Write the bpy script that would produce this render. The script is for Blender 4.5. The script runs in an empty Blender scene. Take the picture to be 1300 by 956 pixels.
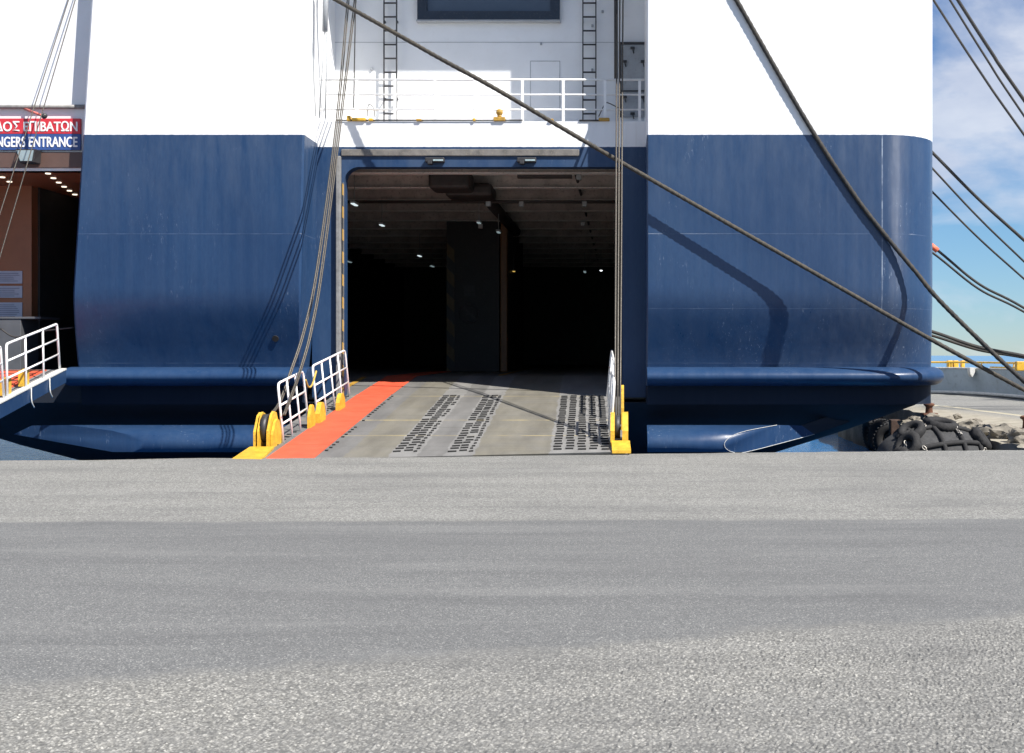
import bpy, bmesh, math, random
from mathutils import Vector, Matrix, noise as mnoise
random.seed(11)
sc = bpy.context.scene
COL = sc.collection
F, VX, VY, EYE = 1500.0, 790.0, 450.0, 1.65
PI = math.pi

def P(px, py, d):                       # a point d metres ahead seen at photo pixel (px, py)
    return Vector(((px - VX) * d / F, d, EYE + (VY - py) * d / F))

# ------------------------------------------------------------------ materials
def mat(name):
    m = bpy.data.materials.new(name); m.use_nodes = True
    nt = m.node_tree; nt.nodes.clear()
    out = nt.nodes.new('ShaderNodeOutputMaterial'); b = nt.nodes.new('ShaderNodeBsdfPrincipled')
    nt.links.new(b.outputs[0], out.inputs[0])
    return m, nt, b
def N(nt, t, **kw):
    n = nt.nodes.new(t)
    for k, v in kw.items(): setattr(n, k, v)
    return n
def coords(nt, scale=(1, 1, 1), which='Object'):
    tc = N(nt, 'ShaderNodeTexCoord'); mp = N(nt, 'ShaderNodeMapping')
    mp.inputs['Scale'].default_value = scale
    nt.links.new(tc.outputs[which], mp.inputs[0]); return mp.outputs[0]
def noise(nt, vec, scale, detail=4, rough=.55, dist=0):
    n = N(nt, 'ShaderNodeTexNoise')
    n.inputs['Scale'].default_value = scale; n.inputs['Detail'].default_value = detail
    n.inputs['Roughness'].default_value = rough; n.inputs['Distortion'].default_value = dist
    nt.links.new(vec, n.inputs['Vector']); return n.outputs['Fac']
def ramp(nt, fac, stops):
    r = N(nt, 'ShaderNodeValToRGB'); cr = r.color_ramp
    while len(cr.elements) < len(stops): cr.elements.new(.5)
    for e, (p, c) in zip(cr.elements, stops):
        e.position = p; e.color = (c[0], c[1], c[2], 1) if hasattr(c, '__len__') else (c, c, c, 1)
    nt.links.new(fac, r.inputs[0]); return r.outputs[0]
def mth(nt, op, a, b=None, c=None, clamp=False):
    n = N(nt, 'ShaderNodeMath', operation=op); n.use_clamp = clamp
    for i, v in enumerate((a, b, c)):
        if v is None: continue
        if isinstance(v, (int, float)): n.inputs[i].default_value = v
        else: nt.links.new(v, n.inputs[i])
    return n.outputs[0]
def mix(nt, fac, a, b, mode='MIX'):
    n = N(nt, 'ShaderNodeMix', data_type='RGBA', blend_type=mode)
    for s, v in ((n.inputs[0], fac), (n.inputs[6], a), (n.inputs[7], b)):
        if isinstance(v, (int, float)): s.default_value = v
        elif isinstance(v, tuple): s.default_value = (v[0], v[1], v[2], 1)
        else: nt.links.new(v, s)
    return n.outputs[2]
def bump(nt, h, b, strength=.3, dist=.01, prev=None):
    n = N(nt, 'ShaderNodeBump'); n.inputs['Strength'].default_value = strength; n.inputs['Distance'].default_value = dist
    nt.links.new(h, n.inputs['Height'])
    if prev is not None: nt.links.new(prev, n.inputs['Normal'])
    nt.links.new(n.outputs[0], b.inputs['Normal']); return n.outputs[0]
def sep(nt, vec):
    s = N(nt, 'ShaderNodeSeparateXYZ'); nt.links.new(vec, s.inputs[0]); return s.outputs
def band(nt, v, centre, half):          # 1 inside centre +- half
    return mth(nt, 'LESS_THAN', mth(nt, 'ABSOLUTE', mth(nt, 'SUBTRACT', v, centre)), half)

def paint(name, c, rough=.5, var=.25, scale=6, metal=0, bmp=.15, dirt=(.12, .1, .08), dirt_amt=.25):
    m, nt, b = mat(name); v = coords(nt)
    n1 = noise(nt, v, scale, 6); n2 = noise(nt, v, scale * 5, 5)
    dark = tuple(x * (1 - var) for x in c); light = tuple(min(1, x * (1 + var * .5)) for x in c)
    col = ramp(nt, n1, [(.3, dark), (.7, light)])
    d = ramp(nt, n2, [(.55, 0), (.75, 1)])
    col = mix(nt, mth(nt, 'MULTIPLY', d, dirt_amt), col, dirt)
    nt.links.new(col, b.inputs['Base Color'])
    b.inputs['Roughness'].default_value = rough; b.inputs['Metallic'].default_value = metal
    if bmp: bump(nt, n2, b, bmp, .01)
    return m

def hull_paint(name, zline=None, scuff=.5, seams=(), vseams=(), hull_shade=False, spec=.25, aniso=0, arot=0.0):
    m, nt, b = mat(name); v = coords(nt); o = sep(nt, v)
    big = noise(nt, coords(nt, (1, 1, .7)), .55, 5)
    streak = noise(nt, coords(nt, (5, 5, .22)), 1.2, 6, .6)
    fine = noise(nt, coords(nt, (1, 1, .25)), 22, 5, .65)
    col = ramp(nt, big, [(.25, (.012, .036, .094)), (.55, (.018, .048, .115)), (.8, (.029, .062, .125))])
    col = mix(nt, mth(nt, 'MULTIPLY', ramp(nt, streak, [(.35, 0), (.75, 1)]), .3), col, (.045, .078, .145))
    col = mix(nt, mth(nt, 'MULTIPLY', ramp(nt, fine, [(.35, 1), (.6, 0)]), .22), col, (.009, .024, .075))
    # chalky fading towards the paint line and salt runs
    hi = mth(nt, 'MULTIPLY', mth(nt, 'SUBTRACT', o[2], 4.0), .33, clamp=True)
    chalk = mth(nt, 'MULTIPLY', hi, ramp(nt, noise(nt, coords(nt, (2.2, 2.2, .5)), 1.4, 6, .65), [(.38, 0), (.72, 1)]))
    col = mix(nt, mth(nt, 'MULTIPLY', chalk, .65), col, (.085, .115, .17))
    # scuffs: short pale scratches
    sc1 = ramp(nt, noise(nt, coords(nt, (15, 15, 3.6)), 1.5, 7, .72, .4), [(.6, 0), (.66, 1)])
    region = ramp(nt, noise(nt, coords(nt, (1, 1, .4)), .8, 3), [(.5, 0), (.63, 1)])
    col = mix(nt, mth(nt, 'MULTIPLY', mth(nt, 'MULTIPLY', sc1, region), scuff), col, (.22, .27, .36))
    gate = ramp(nt, noise(nt, v, 3.0, 5), [(.42, .15), (.62, 1)])
    seamh = None
    for z in seams:
        s = band(nt, o[2], z, .007)
        col = mix(nt, mth(nt, 'MULTIPLY', mth(nt, 'MULTIPLY', s, gate), .4), col, (.12, .17, .27))
        seamh = s if seamh is None else mth(nt, 'MAXIMUM', seamh, s)
    for x in vseams:
        s = mth(nt, 'MULTIPLY', band(nt, o[0], x, .012), mth(nt, 'GREATER_THAN', o[2], 2.6))
        col = mix(nt, mth(nt, 'MULTIPLY', mth(nt, 'MULTIPLY', s, gate), .6), col, (.4, .46, .55))
        seamh = s if seamh is None else mth(nt, 'MAXIMUM', seamh, s)
    rough = mth(nt, 'MULTIPLY_ADD', streak, .35, .17)
    if zline is not None:
        wob = mth(nt, 'MULTIPLY_ADD', noise(nt, v, 9, 4), .02, -.01)
        step = mth(nt, 'GREATER_THAN', mth(nt, 'ADD', o[2], wob), zline)
        wcol = ramp(nt, noise(nt, coords(nt, (3, 3, .3)), 1.2, 6), [(.3, (.74, .75, .755)), (.7, (.81, .815, .82))])
        wcol = mix(nt, mth(nt, 'MULTIPLY', ramp(nt, noise(nt, coords(nt, (8, 8, .35)), 1.4, 6), [(.62, 0), (.8, 1)]), .3), wcol, (.5, .46, .4))
        col = mix(nt, step, col, wcol)
    if hull_shade:  # shade under the belting painted into the hull colour as near black
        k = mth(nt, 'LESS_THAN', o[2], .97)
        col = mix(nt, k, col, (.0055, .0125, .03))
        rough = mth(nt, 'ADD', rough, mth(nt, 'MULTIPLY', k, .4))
    nt.links.new(col, b.inputs['Base Color']); nt.links.new(rough, b.inputs['Roughness'])
    b.inputs['Specular IOR Level'].default_value = spec
    if aniso:
        b.inputs['Anisotropic'].default_value = aniso
        tg = N(nt, 'ShaderNodeTangent', direction_type='RADIAL', axis='Z'); nt.links.new(tg.outputs[0], b.inputs['Tangent'])
        b.inputs['Anisotropic Rotation'].default_value = arot
    wav = noise(nt, coords(nt, (1.1, 1.1, .9)), 1.0, 3)
    p = bump(nt, wav, b, .25, .06)
    p = bump(nt, streak, b, .12, .01, p)
    if seamh is not None: p = bump(nt, seamh, b, .4, .006, p)
    return m

M = {}
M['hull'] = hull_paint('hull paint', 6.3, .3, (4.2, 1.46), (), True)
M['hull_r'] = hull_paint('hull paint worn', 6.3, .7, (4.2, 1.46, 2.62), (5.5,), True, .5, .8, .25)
M['hull_recess'] = hull_paint('hull paint recess', 6.235, .35)
M['navy'] = hull_paint('navy paint', None, .45)
M['hull_shade'] = paint('shade darkened hull paint', (.0055, .0105, .022), .75, .3, 1.5, 0, .2, (.012, .014, .016), .4)  # navy darkened to near black: painted shade for lower hull, fin, bay sill
M['belt'] = hull_paint('belting paint', None, .8)
M['white'] = paint('white steel paint', (.8, .8, .79), .4, .06, 3, 0, .08, (.42, .36, .28), .12)
M['wall_white'] = paint('white superstructure', (.76, .77, .78), .45, .05, 1.2, 0, .08, (.5, .45, .38), .1)
M['rail'] = paint('white rail paint', (.82, .82, .81), .35, .05, 20, 0, .05, (.4, .3, .2), .12)
M['yellow'] = paint('yellow steel paint', (.68, .4, .035), .45, .28, 9, 0, .35, (.13, .075, .03), .75)
M['yellow_dark'] = paint('grimy yellow paint', (.45, .26, .04), .55, .3, 15, 0, .3, (.1, .06, .03), .6)
M['steel'] = paint('grey steel', (.22, .22, .215), .55, .3, 7, 0, .2, (.13, .1, .075), .4)
M['ledge'] = paint('weathered steel ledge', (.16, .15, .14), .7, .4, 5, 0, .3, (.3, .25, .18), .5)
M['dark'] = paint('dark steel', (.03, .03, .033), .5, .3, 10, 0, .2)
M['bar'] = paint('worn black bars', (.012, .012, .012), .8, .3, 10, 0, .2, (.03, .03, .03), .2)
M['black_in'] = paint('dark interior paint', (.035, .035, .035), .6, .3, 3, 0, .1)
M['ceil'] = paint('brown grey deckhead', (.56, .5, .45), .6, .3, 2.5, 0, .2, (.05, .035, .03), .5)
M['flange'] = paint('pale beam flange', (.78, .74, .68), .55, .15, 4, 0, .2, (.12, .09, .07), .5)  # paler than the beam webs, painting in highlights along the flanges
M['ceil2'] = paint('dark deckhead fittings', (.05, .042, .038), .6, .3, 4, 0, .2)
M['brown'] = paint('brown entrance panel', (.36, .135, .06), .45, .12, 1.5, 0, .05, (.2, .08, .04), .2)
M['orange'] = paint('orange pillar paint', (.2, .085, .025), .5, .2, 4)
M['deck'] = paint('ship deck coating', (.07, .07, .072), .6, .25, 3, 0, .3, (.04, .035, .03), .4)
M['wire'] = paint('greased steel wire', (.1, .09, .075), .45, .3, 30, .4, .3, (.05, .04, .03), .4)
M['wire_dark'] = paint('dark steel wire', (.045, .042, .04), .5, .3, 30, .2, .3)
M['rubber'] = paint('black rubber', (.017, .017, .018), .85, .35, 9, 0, .5, (.07, .065, .06), .4)
M['rubber2'] = paint('dusty rubber', (.038, .039, .041), .85, .35, 9, 0, .4, (.14, .13, .11), .4)
M['chain'] = paint('galvanised chain', (.42, .4, .36), .45, .3, 20, .6, .2, (.2, .12, .06), .4)
M['rust'] = paint('rusty iron', (.13, .055, .03), .85, .45, 9, 0, .6, (.06, .03, .02), .5)
M['old_wood'] = paint('old dark timber', (.06, .034, .024), .85, .4, 6, 0, .6)
M['grey_hull'] = paint('grey vessel paint', (.36, .43, .48), .45, .15, 1.2, 0, .1, (.1, .1, .1), .3)
M['pale'] = paint('pale edge paint', (.6, .6, .57), .6, .15, 5)
M['sheet'] = paint('notice sheet', (.5, .5, .58), .5, .06, 4, 0, 0, (.3, .3, .4), .3)
M['print'] = paint('notice print', (.16, .16, .24), .6, .1, 4, 0, 0)
M['grey_box'] = paint('grey locker paint', (.085, .09, .1), .5, .2, 3)
M['letter'] = paint('white lettering', (.8, .8, .8), .5, .04, 8, 0, 0, (.5, .4, .4), .1)
M['sign_red'] = paint('red sign face', (.55, .03, .045), .45, .12, 3, 0, 0, (.3, .1, .1), .2)
M['sign_blue'] = paint('blue sign face', (.03, .075, .25), .45, .15, 3, 0, 0, (.1, .12, .2), .25)
M['arm_red'] = paint('red arm paint', (.6, .15, .12), .5, .2, 8)
M['buoy'] = paint('orange rope eye', (.75, .16, .08), .6, .2, 12)
M['pane'] = paint('dark window pane', (.06, .085, .12), .12, .1, 1.5, 0, 0, (.1, .12, .15), .1)
M['frame_navy'] = paint('dark window frame', (.012, .02, .035), .3, .2, 4)
M['grey_door'] = paint('weathered grey door', (.33, .35, .37), .5, .15, 4, 0, .1, (.15, .12, .1), .4)
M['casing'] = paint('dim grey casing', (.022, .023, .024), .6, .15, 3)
M['fascia'] = paint('dark brown beam', (.105, .062, .05), .5, .15, 3)
M['grey_sign'] = paint('dim white sign', (.3, .3, .29), .5, .1, 4)
M['glass'] = paint('lamp glass', (.35, .45, .47), .08, .15, 8, 0, 0)
M['hazard'] = None

def emit(name, c, s):
    m, nt, b = mat(name)
    b.inputs['Base Color'].default_value = (.7, .7, .7, 1)
    b.inputs['Emission Color'].default_value = (*c, 1); b.inputs['Emission Strength'].default_value = s
    return m
M['lamp'] = emit('cool lamp', (.8, .95, 1), .5)
M['lamp_dim'] = emit('dim lamp', (.7, .95, 1), .14)
M['lamp_hot'] = emit('bright lamp', (.9, .95, 1), 3)
M['lamp_warm'] = emit('warm lamp', (1, .65, .15), .4)
M['lamp_spot'] = emit('downlight', (1, .88, .7), 1.0)

def hazard(name, sc_=4.0):
    m, nt, b = mat(name); o = sep(nt, coords(nt))
    s = mth(nt, 'FRACT', mth(nt, 'MULTIPLY', mth(nt, 'ADD', o[2], mth(nt, 'MULTIPLY', o[0], 1.0)), sc_ / 2))
    k = mth(nt, 'GREATER_THAN', s, .5)
    col = mix(nt, k, (.5, .28, .03), (.02, .02, .02)) if sc_ > 3 else mix(nt, k, (.09, .055, .012), (.012, .012, .012))  # the wider stripes take a much darker colour pair
    nt.links.new(col, b.inputs['Base Color']); b.inputs['Roughness'].default_value = .5
    return m
M['hazard'] = hazard('hazard stripes'); M['hazard_dark'] = hazard('darkened hazard stripes', 2.5)

def rope_mat(name, c1, c2):
    m, nt, b = mat(name); v = coords(nt)
    n1 = noise(nt, v, 45, 4); n2 = noise(nt, v, 2.2, 4)
    col = ramp(nt, n1, [(.35, c1), (.7, c2)])
    col = mix(nt, mth(nt, 'MULTIPLY', ramp(nt, n2, [(.4, 0), (.7, 1)]), .35), col, (.09, .075, .05))
    nt.links.new(col, b.inputs['Base Color']); b.inputs['Roughness'].default_value = .8
    bump(nt, n1, b, .6, .01); return m
M['rope'] = rope_mat('dark mooring rope', (.02, .018, .016), (.075, .066, .052))
M['rope_blk'] = rope_mat('black mooring rope', (.012, .012, .013), (.04, .039, .038))
M['rope_y'] = rope_mat('yellow cord', (.5, .32, .05), (.7, .5, .1))

def red_mat():
    m, nt, b = mat('red walkway coating'); v = coords(nt)
    n = noise(nt, v, 3, 6); f = noise(nt, v, 60, 4)
    col = ramp(nt, n, [(.3, (.56, .075, .03)), (.7, (.66, .1, .045))])
    col = mix(nt, mth(nt, 'MULTIPLY', ramp(nt, f, [(.55, 0), (.75, 1)]), .25), col, (.3, .05, .03))
    sc2 = ramp(nt, noise(nt, coords(nt, (1.2, 5, 5)), 1.5, 6), [(.62, 0), (.75, 1)])
    col = mix(nt, mth(nt, 'MULTIPLY', sc2, .55), col, (.24, .07, .045))
    nt.links.new(col, b.inputs['Base Color']); b.inputs['Roughness'].default_value = .7
    bump(nt, f, b, .25, .01); return m
M['red'] = red_mat()

def ramp_mat():
    m, nt, b = mat('worn ramp plating'); v = coords(nt); o = sep(nt, v)
    n = noise(nt, coords(nt, (2.5, .5, 1)), 1.2, 6, .6); f = noise(nt, v, 30, 5, .65); g = noise(nt, v, 1.6, 5)
    grey = ramp(nt, n, [(.25, (.105, .104, .1)), (.75, (.19, .187, .18))])
    tan = ramp(nt, n, [(.25, (.12, .112, .09)), (.75, (.2, .188, .152))])
    def inside(a, c):
        w = mth(nt, 'MULTIPLY_ADD', noise(nt, v, 3.5, 4), .16, -.08)
        x = mth(nt, 'ADD', mth(nt, 'ADD', o[0], mth(nt, 'MULTIPLY_ADD', o[1], .03, -.585)), w)
        return mth(nt, 'MULTIPLY', mth(nt, 'GREATER_THAN', x, a), mth(nt, 'LESS_THAN', x, c))
    lane = mth(nt, 'MAXIMUM', inside(-4.5, -3.8), inside(-2.42, -1.2))
    col = mix(nt, mth(nt, 'MULTIPLY', lane, ramp(nt, g, [(.25, .5), (.6, 1)])), grey, tan)
    trk = mth(nt, 'MAXIMUM', mth(nt, 'MAXIMUM', inside(-3.8, -3.32), inside(-2.9, -2.42)), inside(-1.2, -.1))
    col = mix(nt, mth(nt, 'MULTIPLY', trk, .55), col, ramp(nt, n, [(.25, (.2, .198, .192)), (.75, (.3, .297, .288))]))
    col = mix(nt, mth(nt, 'MULTIPLY', ramp(nt, f, [(.5, 0), (.75, 1)]), .35), col, (.09, .085, .075))
    arcs = ramp(nt, noise(nt, coords(nt, (.7, 6, 1)), 1.1, 5, .6, .6), [(.58, 0), (.72, 1)])
    col = mix(nt, mth(nt, 'MULTIPLY', arcs, .5), col, (.07, .068, .06))
    for y, s in ((21.0, .5), (22.75, .8), (26.1, .5)):
        k = band(nt, o[1], y, .022)
        k = mth(nt, 'MULTIPLY', k, ramp(nt, noise(nt, coords(nt, (1.5, 1, 1)), 1.3, 5), [(.4, .1), (.6, 1)]))
        col = mix(nt, mth(nt, 'MULTIPLY', k, s), col, (.6, .47, .17))
    for y in (19.95, 21.4, 23.3, 25.3):
        col = mix(nt, mth(nt, 'MULTIPLY', band(nt, o[1], y, .01), .6), col, (.06, .058, .055))
    nt.links.new(col, b.inputs['Base Color']); b.inputs['Roughness'].default_value = .62
    bump(nt, f, b, .35, .012); return m
M['ramp'] = ramp_mat()

def ground_mat():
    m, nt, b = mat('quay asphalt'); v = coords(nt); o = sep(nt, v)
    wob = noise(nt, v, .8, 6, .7); wob2 = noise(nt, v, 4, 5, .7)
    w = mth(nt, 'ADD', mth(nt, 'MULTIPLY_ADD', wob, 1.1, -.55), mth(nt, 'MULTIPLY_ADD', wob2, .35, -.17))
    l_far = mth(nt, 'SUBTRACT', mth(nt, 'ADD', mth(nt, 'MULTIPLY_ADD', o[0], .02, 11.75), mth(nt, 'MULTIPLY', w, .35)), o[1])
    l_near = mth(nt, 'SUBTRACT', o[1], mth(nt, 'ADD', mth(nt, 'MULTIPLY_ADD', o[0], .29, 6.78), mth(nt, 'MULTIPLY', w, .8)))
    far_s = mth(nt, 'MULTIPLY_ADD', l_far, 8, .5, clamp=True); near_s = mth(nt, 'MULTIPLY_ADD', l_near, 4.5, .5, clamp=True)
    smooth_ = mth(nt, 'MULTIPLY', far_s, near_s)
    # aggregate
    vo = N(nt, 'ShaderNodeTexVoronoi'); vo.inputs['Scale'].default_value = 80; nt.links.new(v, vo.inputs['Vector'])
    agg = sep(nt, vo.outputs['Color'])[0]
    vo2 = N(nt, 'ShaderNodeTexVoronoi'); vo2.inputs['Scale'].default_value = 130; nt.links.new(v, vo2.inputs['Vector'])
    agg2 = sep(nt, vo2.outputs['Color'])[1]
    fin = noise(nt, v, 90, 5, .7); mid = noise(nt, v, 7, 6, .65)
    stones = ramp(nt, agg, [(.0, (.06, .058, .052)), (.35, (.165, .16, .147)), (.7, (.25, .242, .222)), (1, (.46, .445, .41))])
    stones = mix(nt, mth(nt, 'MULTIPLY', ramp(nt, vo.outputs['Distance'], [(.35, 0), (.75, 1)]), .6), stones, (.05, .05, .05))
    stones = mix(nt, .35, stones, ramp(nt, fin, [(.3, (.08, .08, .08)), (.7, (.34, .335, .32))]))
    tar = ramp(nt, agg2, [(0, (.075, .076, .077)), (.5, (.13, .131, .131)), (.8, (.185, .186, .184)), (.93, (.23, .228, .22)), (1, (.46, .45, .43))])
    tar = mix(nt, .3, tar, ramp(nt, fin, [(.3, (.09, .091, .092)), (.7, (.195, .195, .192))]))
    old = ramp(nt, agg, [(0, (.085, .083, .078)), (.6, (.2, .196, .184)), (1, (.42, .412, .385))])
    old = mix(nt, .25, old, ramp(nt, fin, [(.3, (.1, .1, .095)), (.7, (.3, .295, .28))]))
    far_k = mth(nt, 'GREATER_THAN', o[1], 9.2)
    rough_ = mix(nt, far_k, stones, old)
    col = mix(nt, smooth_, rough_, tar)
    # traffic: long dark rubber smears along X, lighter dusty ones
    sm = noise(nt, coords(nt, (.16, 1.5, 1)), 1.3, 7, .65, .5)
    col = mix(nt, mth(nt, 'MULTIPLY', ramp(nt, sm, [(.5, 0), (.72, 1)]), .42), col, (.08, .08, .083))
    sm2 = noise(nt, coords(nt, (.12, 1.1, 1)), 1.7, 6, .6, .8)
    col = mix(nt, mth(nt, 'MULTIPLY', ramp(nt, sm2, [(.52, 0), (.75, 1)]), .25), col, (.29, .285, .275))
    blot = noise(nt, v, .45, 5)
    col = mix(nt, mth(nt, 'MULTIPLY', ramp(nt, blot, [(.35, 1), (.55, 0)]), .22), col, (.1, .1, .102))
    # pier along the ship's side: pale concrete lip
    diag = mth(nt, 'ADD', mth(nt, 'ADD', o[1], mth(nt, 'MULTIPLY', o[0], 11.4)), mth(nt, 'MULTIPLY', w, 9))
    lip = mth(nt, 'MULTIPLY', mth(nt, 'GREATER_THAN', o[1], 21.3), mth(nt, 'MULTIPLY_ADD', mth(nt, 'SUBTRACT', 150, diag), .08, .5, clamp=True))
    conc = ramp(nt, noise(nt, v, 2.5, 7, .65), [(.3, (.23, .205, .16)), (.7, (.4, .36, .29))])
    col = mix(nt, mth(nt, 'MULTIPLY', lip, .9), col, conc)
    line = band(nt, mth(nt, 'ADD', o[1], mth(nt, 'MULTIPLY', o[0], 11.4)), 158, 1.6)
    line = mth(nt, 'MULTIPLY', line, mth(nt, 'GREATER_THAN', o[1], 24))
    col = mix(nt, mth(nt, 'MULTIPLY', line, .6), col, (.5, .44, .3))
    col = mix(nt, 1.0, col, (.97, .985, .98), 'MULTIPLY')
    nt.links.new(col, b.inputs['Base Color']); b.inputs['Roughness'].default_value = .85
    b.inputs['Specular IOR Level'].default_value = .3
    h = mth(nt, 'ADD', mth(nt, 'MULTIPLY', agg, .6), fin)
    bump(nt, h, b, .35, .008); return m
M['ground'] = ground_mat()

def water_mat():
    m, nt, b = mat('harbour water'); v = coords(nt, (1, 2.2, 1))
    n1 = noise(nt, v, 1.6, 5, .6, .4); n2 = noise(nt, v, 7, 4, .6)
    b.inputs['Base Color'].default_value = (.016, .16, .42, 1); b.inputs['Roughness'].default_value = .15; b.inputs['Specular IOR Level'].default_value = .5
    b.inputs['IOR'].default_value = 1.33
    calm = mth(nt, 'MULTIPLY_ADD', sep(nt, coords(nt))[1], -.012, 1.55, clamp=True)
    p = bump(nt, n1, b, 1.0, .8); p2 = bump(nt, n2, b, .8, .1, p)
    for n in list(nt.nodes):
        if n.bl_idname == 'ShaderNodeBump': k = n.inputs['Strength'].default_value; nt.links.new(mth(nt, 'MULTIPLY', calm, k), n.inputs['Strength'])
    return m
M['water'] = water_mat()
M['concrete'] = paint('wet quay wall', (.2, .18, .15), .8, .4, 1.5, 0, .6, (.06, .05, .035), .6)
M['lump'] = paint('broken concrete', (.21, .19, .155), .9, .35, 6, 0, .6, (.12, .1, .08), .4)

# ------------------------------------------------------------------ mesh helper
class MB:
    def __init__(s): s.bm = bmesh.new(); s.mi = 0
    def poly(s, pts, mi=None):
        f = s.bm.faces.new([s.bm.verts.new(p) for p in pts]); f.material_index = s.mi if mi is None else mi; return f
    def box(s, a, b, bev=0, mi=None):
        x0, x1 = sorted((a[0], b[0])); y0, y1 = sorted((a[1], b[1])); z0, z1 = sorted((a[2], b[2]))
        return s.hexa([(x0, y0, z0), (x1, y0, z0), (x1, y1, z0), (x0, y1, z0), (x0, y0, z1), (x1, y0, z1), (x1, y1, z1), (x0, y1, z1)], bev, mi)
    def hexa(s, c, bev=0, mi=None):
        v = [s.bm.verts.new(p) for p in c]
        fs = [s.bm.faces.new([v[i] for i in q]) for q in ((3, 2, 1, 0), (4, 5, 6, 7), (0, 1, 5, 4), (1, 2, 6, 5), (2, 3, 7, 6), (3, 0, 4, 7))]
        for f in fs: f.material_index = s.mi if mi is None else mi
        if bev:
            es = list({e for f in fs for e in f.edges})
            bmesh.ops.bevel(s.bm, geom=es, offset=bev, segments=2, affect='EDGES', profile=.5)
        return fs
    def tube(s, pts, r, n=8, cap=True, mi=None):
        pts = [Vector(p) for p in pts]; rings = []; up = Vector((0, 0, 1)); prev = None
        for i, p in enumerate(pts):
            t = (pts[min(i + 1, len(pts) - 1)] - pts[max(i - 1, 0)]).normalized()
            if prev is None:
                a = up if abs(t.z) < .95 else Vector((1, 0, 0)); u = t.cross(a).normalized()
            else:
                u = (prev - t * prev.dot(t)).normalized()
            prev = u; w = t.cross(u); rr = r[i] if hasattr(r, '__len__') else r
            rings.append([s.bm.verts.new(p + (u * math.cos(2 * PI * k / n) + w * math.sin(2 * PI * k / n)) * rr) for k in range(n)])
        m = s.mi if mi is None else mi
        for a, b in zip(rings, rings[1:]):
            for k in range(n):
                f = s.bm.faces.new((a[k], a[(k + 1) % n], b[(k + 1) % n], b[k])); f.smooth = True; f.material_index = m
        if cap:
            for rg in (rings[0][::-1], rings[-1]):
                f = s.bm.faces.new(rg); f.material_index = m
    def bar(s, a, b, w, h, mi=None):     # square bar between two points
        a, b = Vector(a), Vector(b); t = (b - a).normalized()
        u = t.cross(Vector((0, 0, 1)))
        u = u.normalized() if u.length > 1e-4 else Vector((1, 0, 0)); v = u.cross(t).normalized()
        u *= w / 2; v *= h / 2
        s.hexa([a - u - v, a + u - v, b + u - v, b - u - v, a - u + v, a + u + v, b + u + v, b - u + v], 0, mi)
    def prism(s, outline, d, mi=None):   # outline list of 3d points, extruded by vector d
        m = s.mi if mi is None else mi; d = Vector(d)
        A = [s.bm.verts.new(Vector(p)) for p in outline]; B = [s.bm.verts.new(Vector(p) + d) for p in outline]
        n = len(A); fs = [s.bm.faces.new(A), s.bm.faces.new(B[::-1])]
        fs += [s.bm.faces.new((A[i], B[i], B[(i + 1) % n], A[(i + 1) % n])) for i in range(n)]
        for f in fs: f.material_index = m
    def loft(s, rings, closed=True, caps=True, smooth=False):
        V = [[s.bm.verts.new(p) for p in r] for r in rings]; n = len(V[0])
        for a, b in zip(V, V[1:]):
            for k in range(n if closed else n - 1):
                f = s.bm.faces.new((a[k], a[(k + 1) % n], b[(k + 1) % n], b[k])); f.material_index = s.mi; f.smooth = smooth
        if caps and closed:
            s.bm.faces.new(V[0][::-1]); s.bm.faces.new(V[-1])
    def torus(s, c, axis, R, r, nu=28, nv=10, flat=1.0, mi=None):
        c = Vector(c); ax = Vector(axis).normalized(); a = ax.orthogonal().normalized(); b = ax.cross(a); V = []
        for i in range(nu):
            t = 2 * PI * i / nu; d = a * math.cos(t) + b * math.sin(t)
            V.append([s.bm.verts.new(c + d * (R + r * math.cos(2 * PI * j / nv)) + ax * (r * flat * math.sin(2 * PI * j / nv))) for j in range(nv)])
        for i in range(nu):
            for j in range(nv):
                f = s.bm.faces.new((V[i][j], V[(i + 1) % nu][j], V[(i + 1) % nu][(j + 1) % nv], V[i][(j + 1) % nv])); f.smooth = True
                f.material_index = s.mi if mi is None else mi
    def build(s, name, mats, parent=None, smooth_angle=None, origin=None):
        bmesh.ops.recalc_face_normals(s.bm, faces=s.bm.faces)
        me = bpy.data.meshes.new(name)
        if origin == 'base':
            xs = [v.co for v in s.bm.verts]; lo = Vector((min(c[i] for c in xs) for i in range(3))); hi = Vector((max(c[i] for c in xs) for i in range(3)))
            origin = Vector(((lo.x + hi.x) / 2, (lo.y + hi.y) / 2, lo.z))
        if origin is not None:
            origin = Vector(origin); bmesh.ops.translate(s.bm, verts=s.bm.verts, vec=-origin)
        s.bm.to_mesh(me); s.bm.free()
        for m in (mats if isinstance(mats, (list, tuple)) else [mats]): me.materials.append(m)
        if smooth_angle is not None:
            for p in me.polygons: p.use_smooth = True
            me.set_sharp_from_angle(angle=math.radians(smooth_angle))
        o = bpy.data.objects.new(name, me); COL.objects.link(o)
        if origin is not None: o.location = origin
        if parent is not None:
            o.parent = parent
            off = Vector((0, 0, 0)); q = parent
            while q is not None: off -= q.location; q = q.parent
            o.location = (origin if origin is not None else Vector((0, 0, 0))) + off
        return o
def tag(o, label=None, cat=None, group=None, kind=None):
    for k, v in (('label', label), ('category', cat), ('group', group), ('kind', kind)):
        if v: o[k] = v
    return o
def empty(name, loc, label, cat, group=None):
    o = bpy.data.objects.new(name, None); COL.objects.link(o); o.location = loc
    o.empty_display_size = .3
    return tag(o, label, cat, group)
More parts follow.
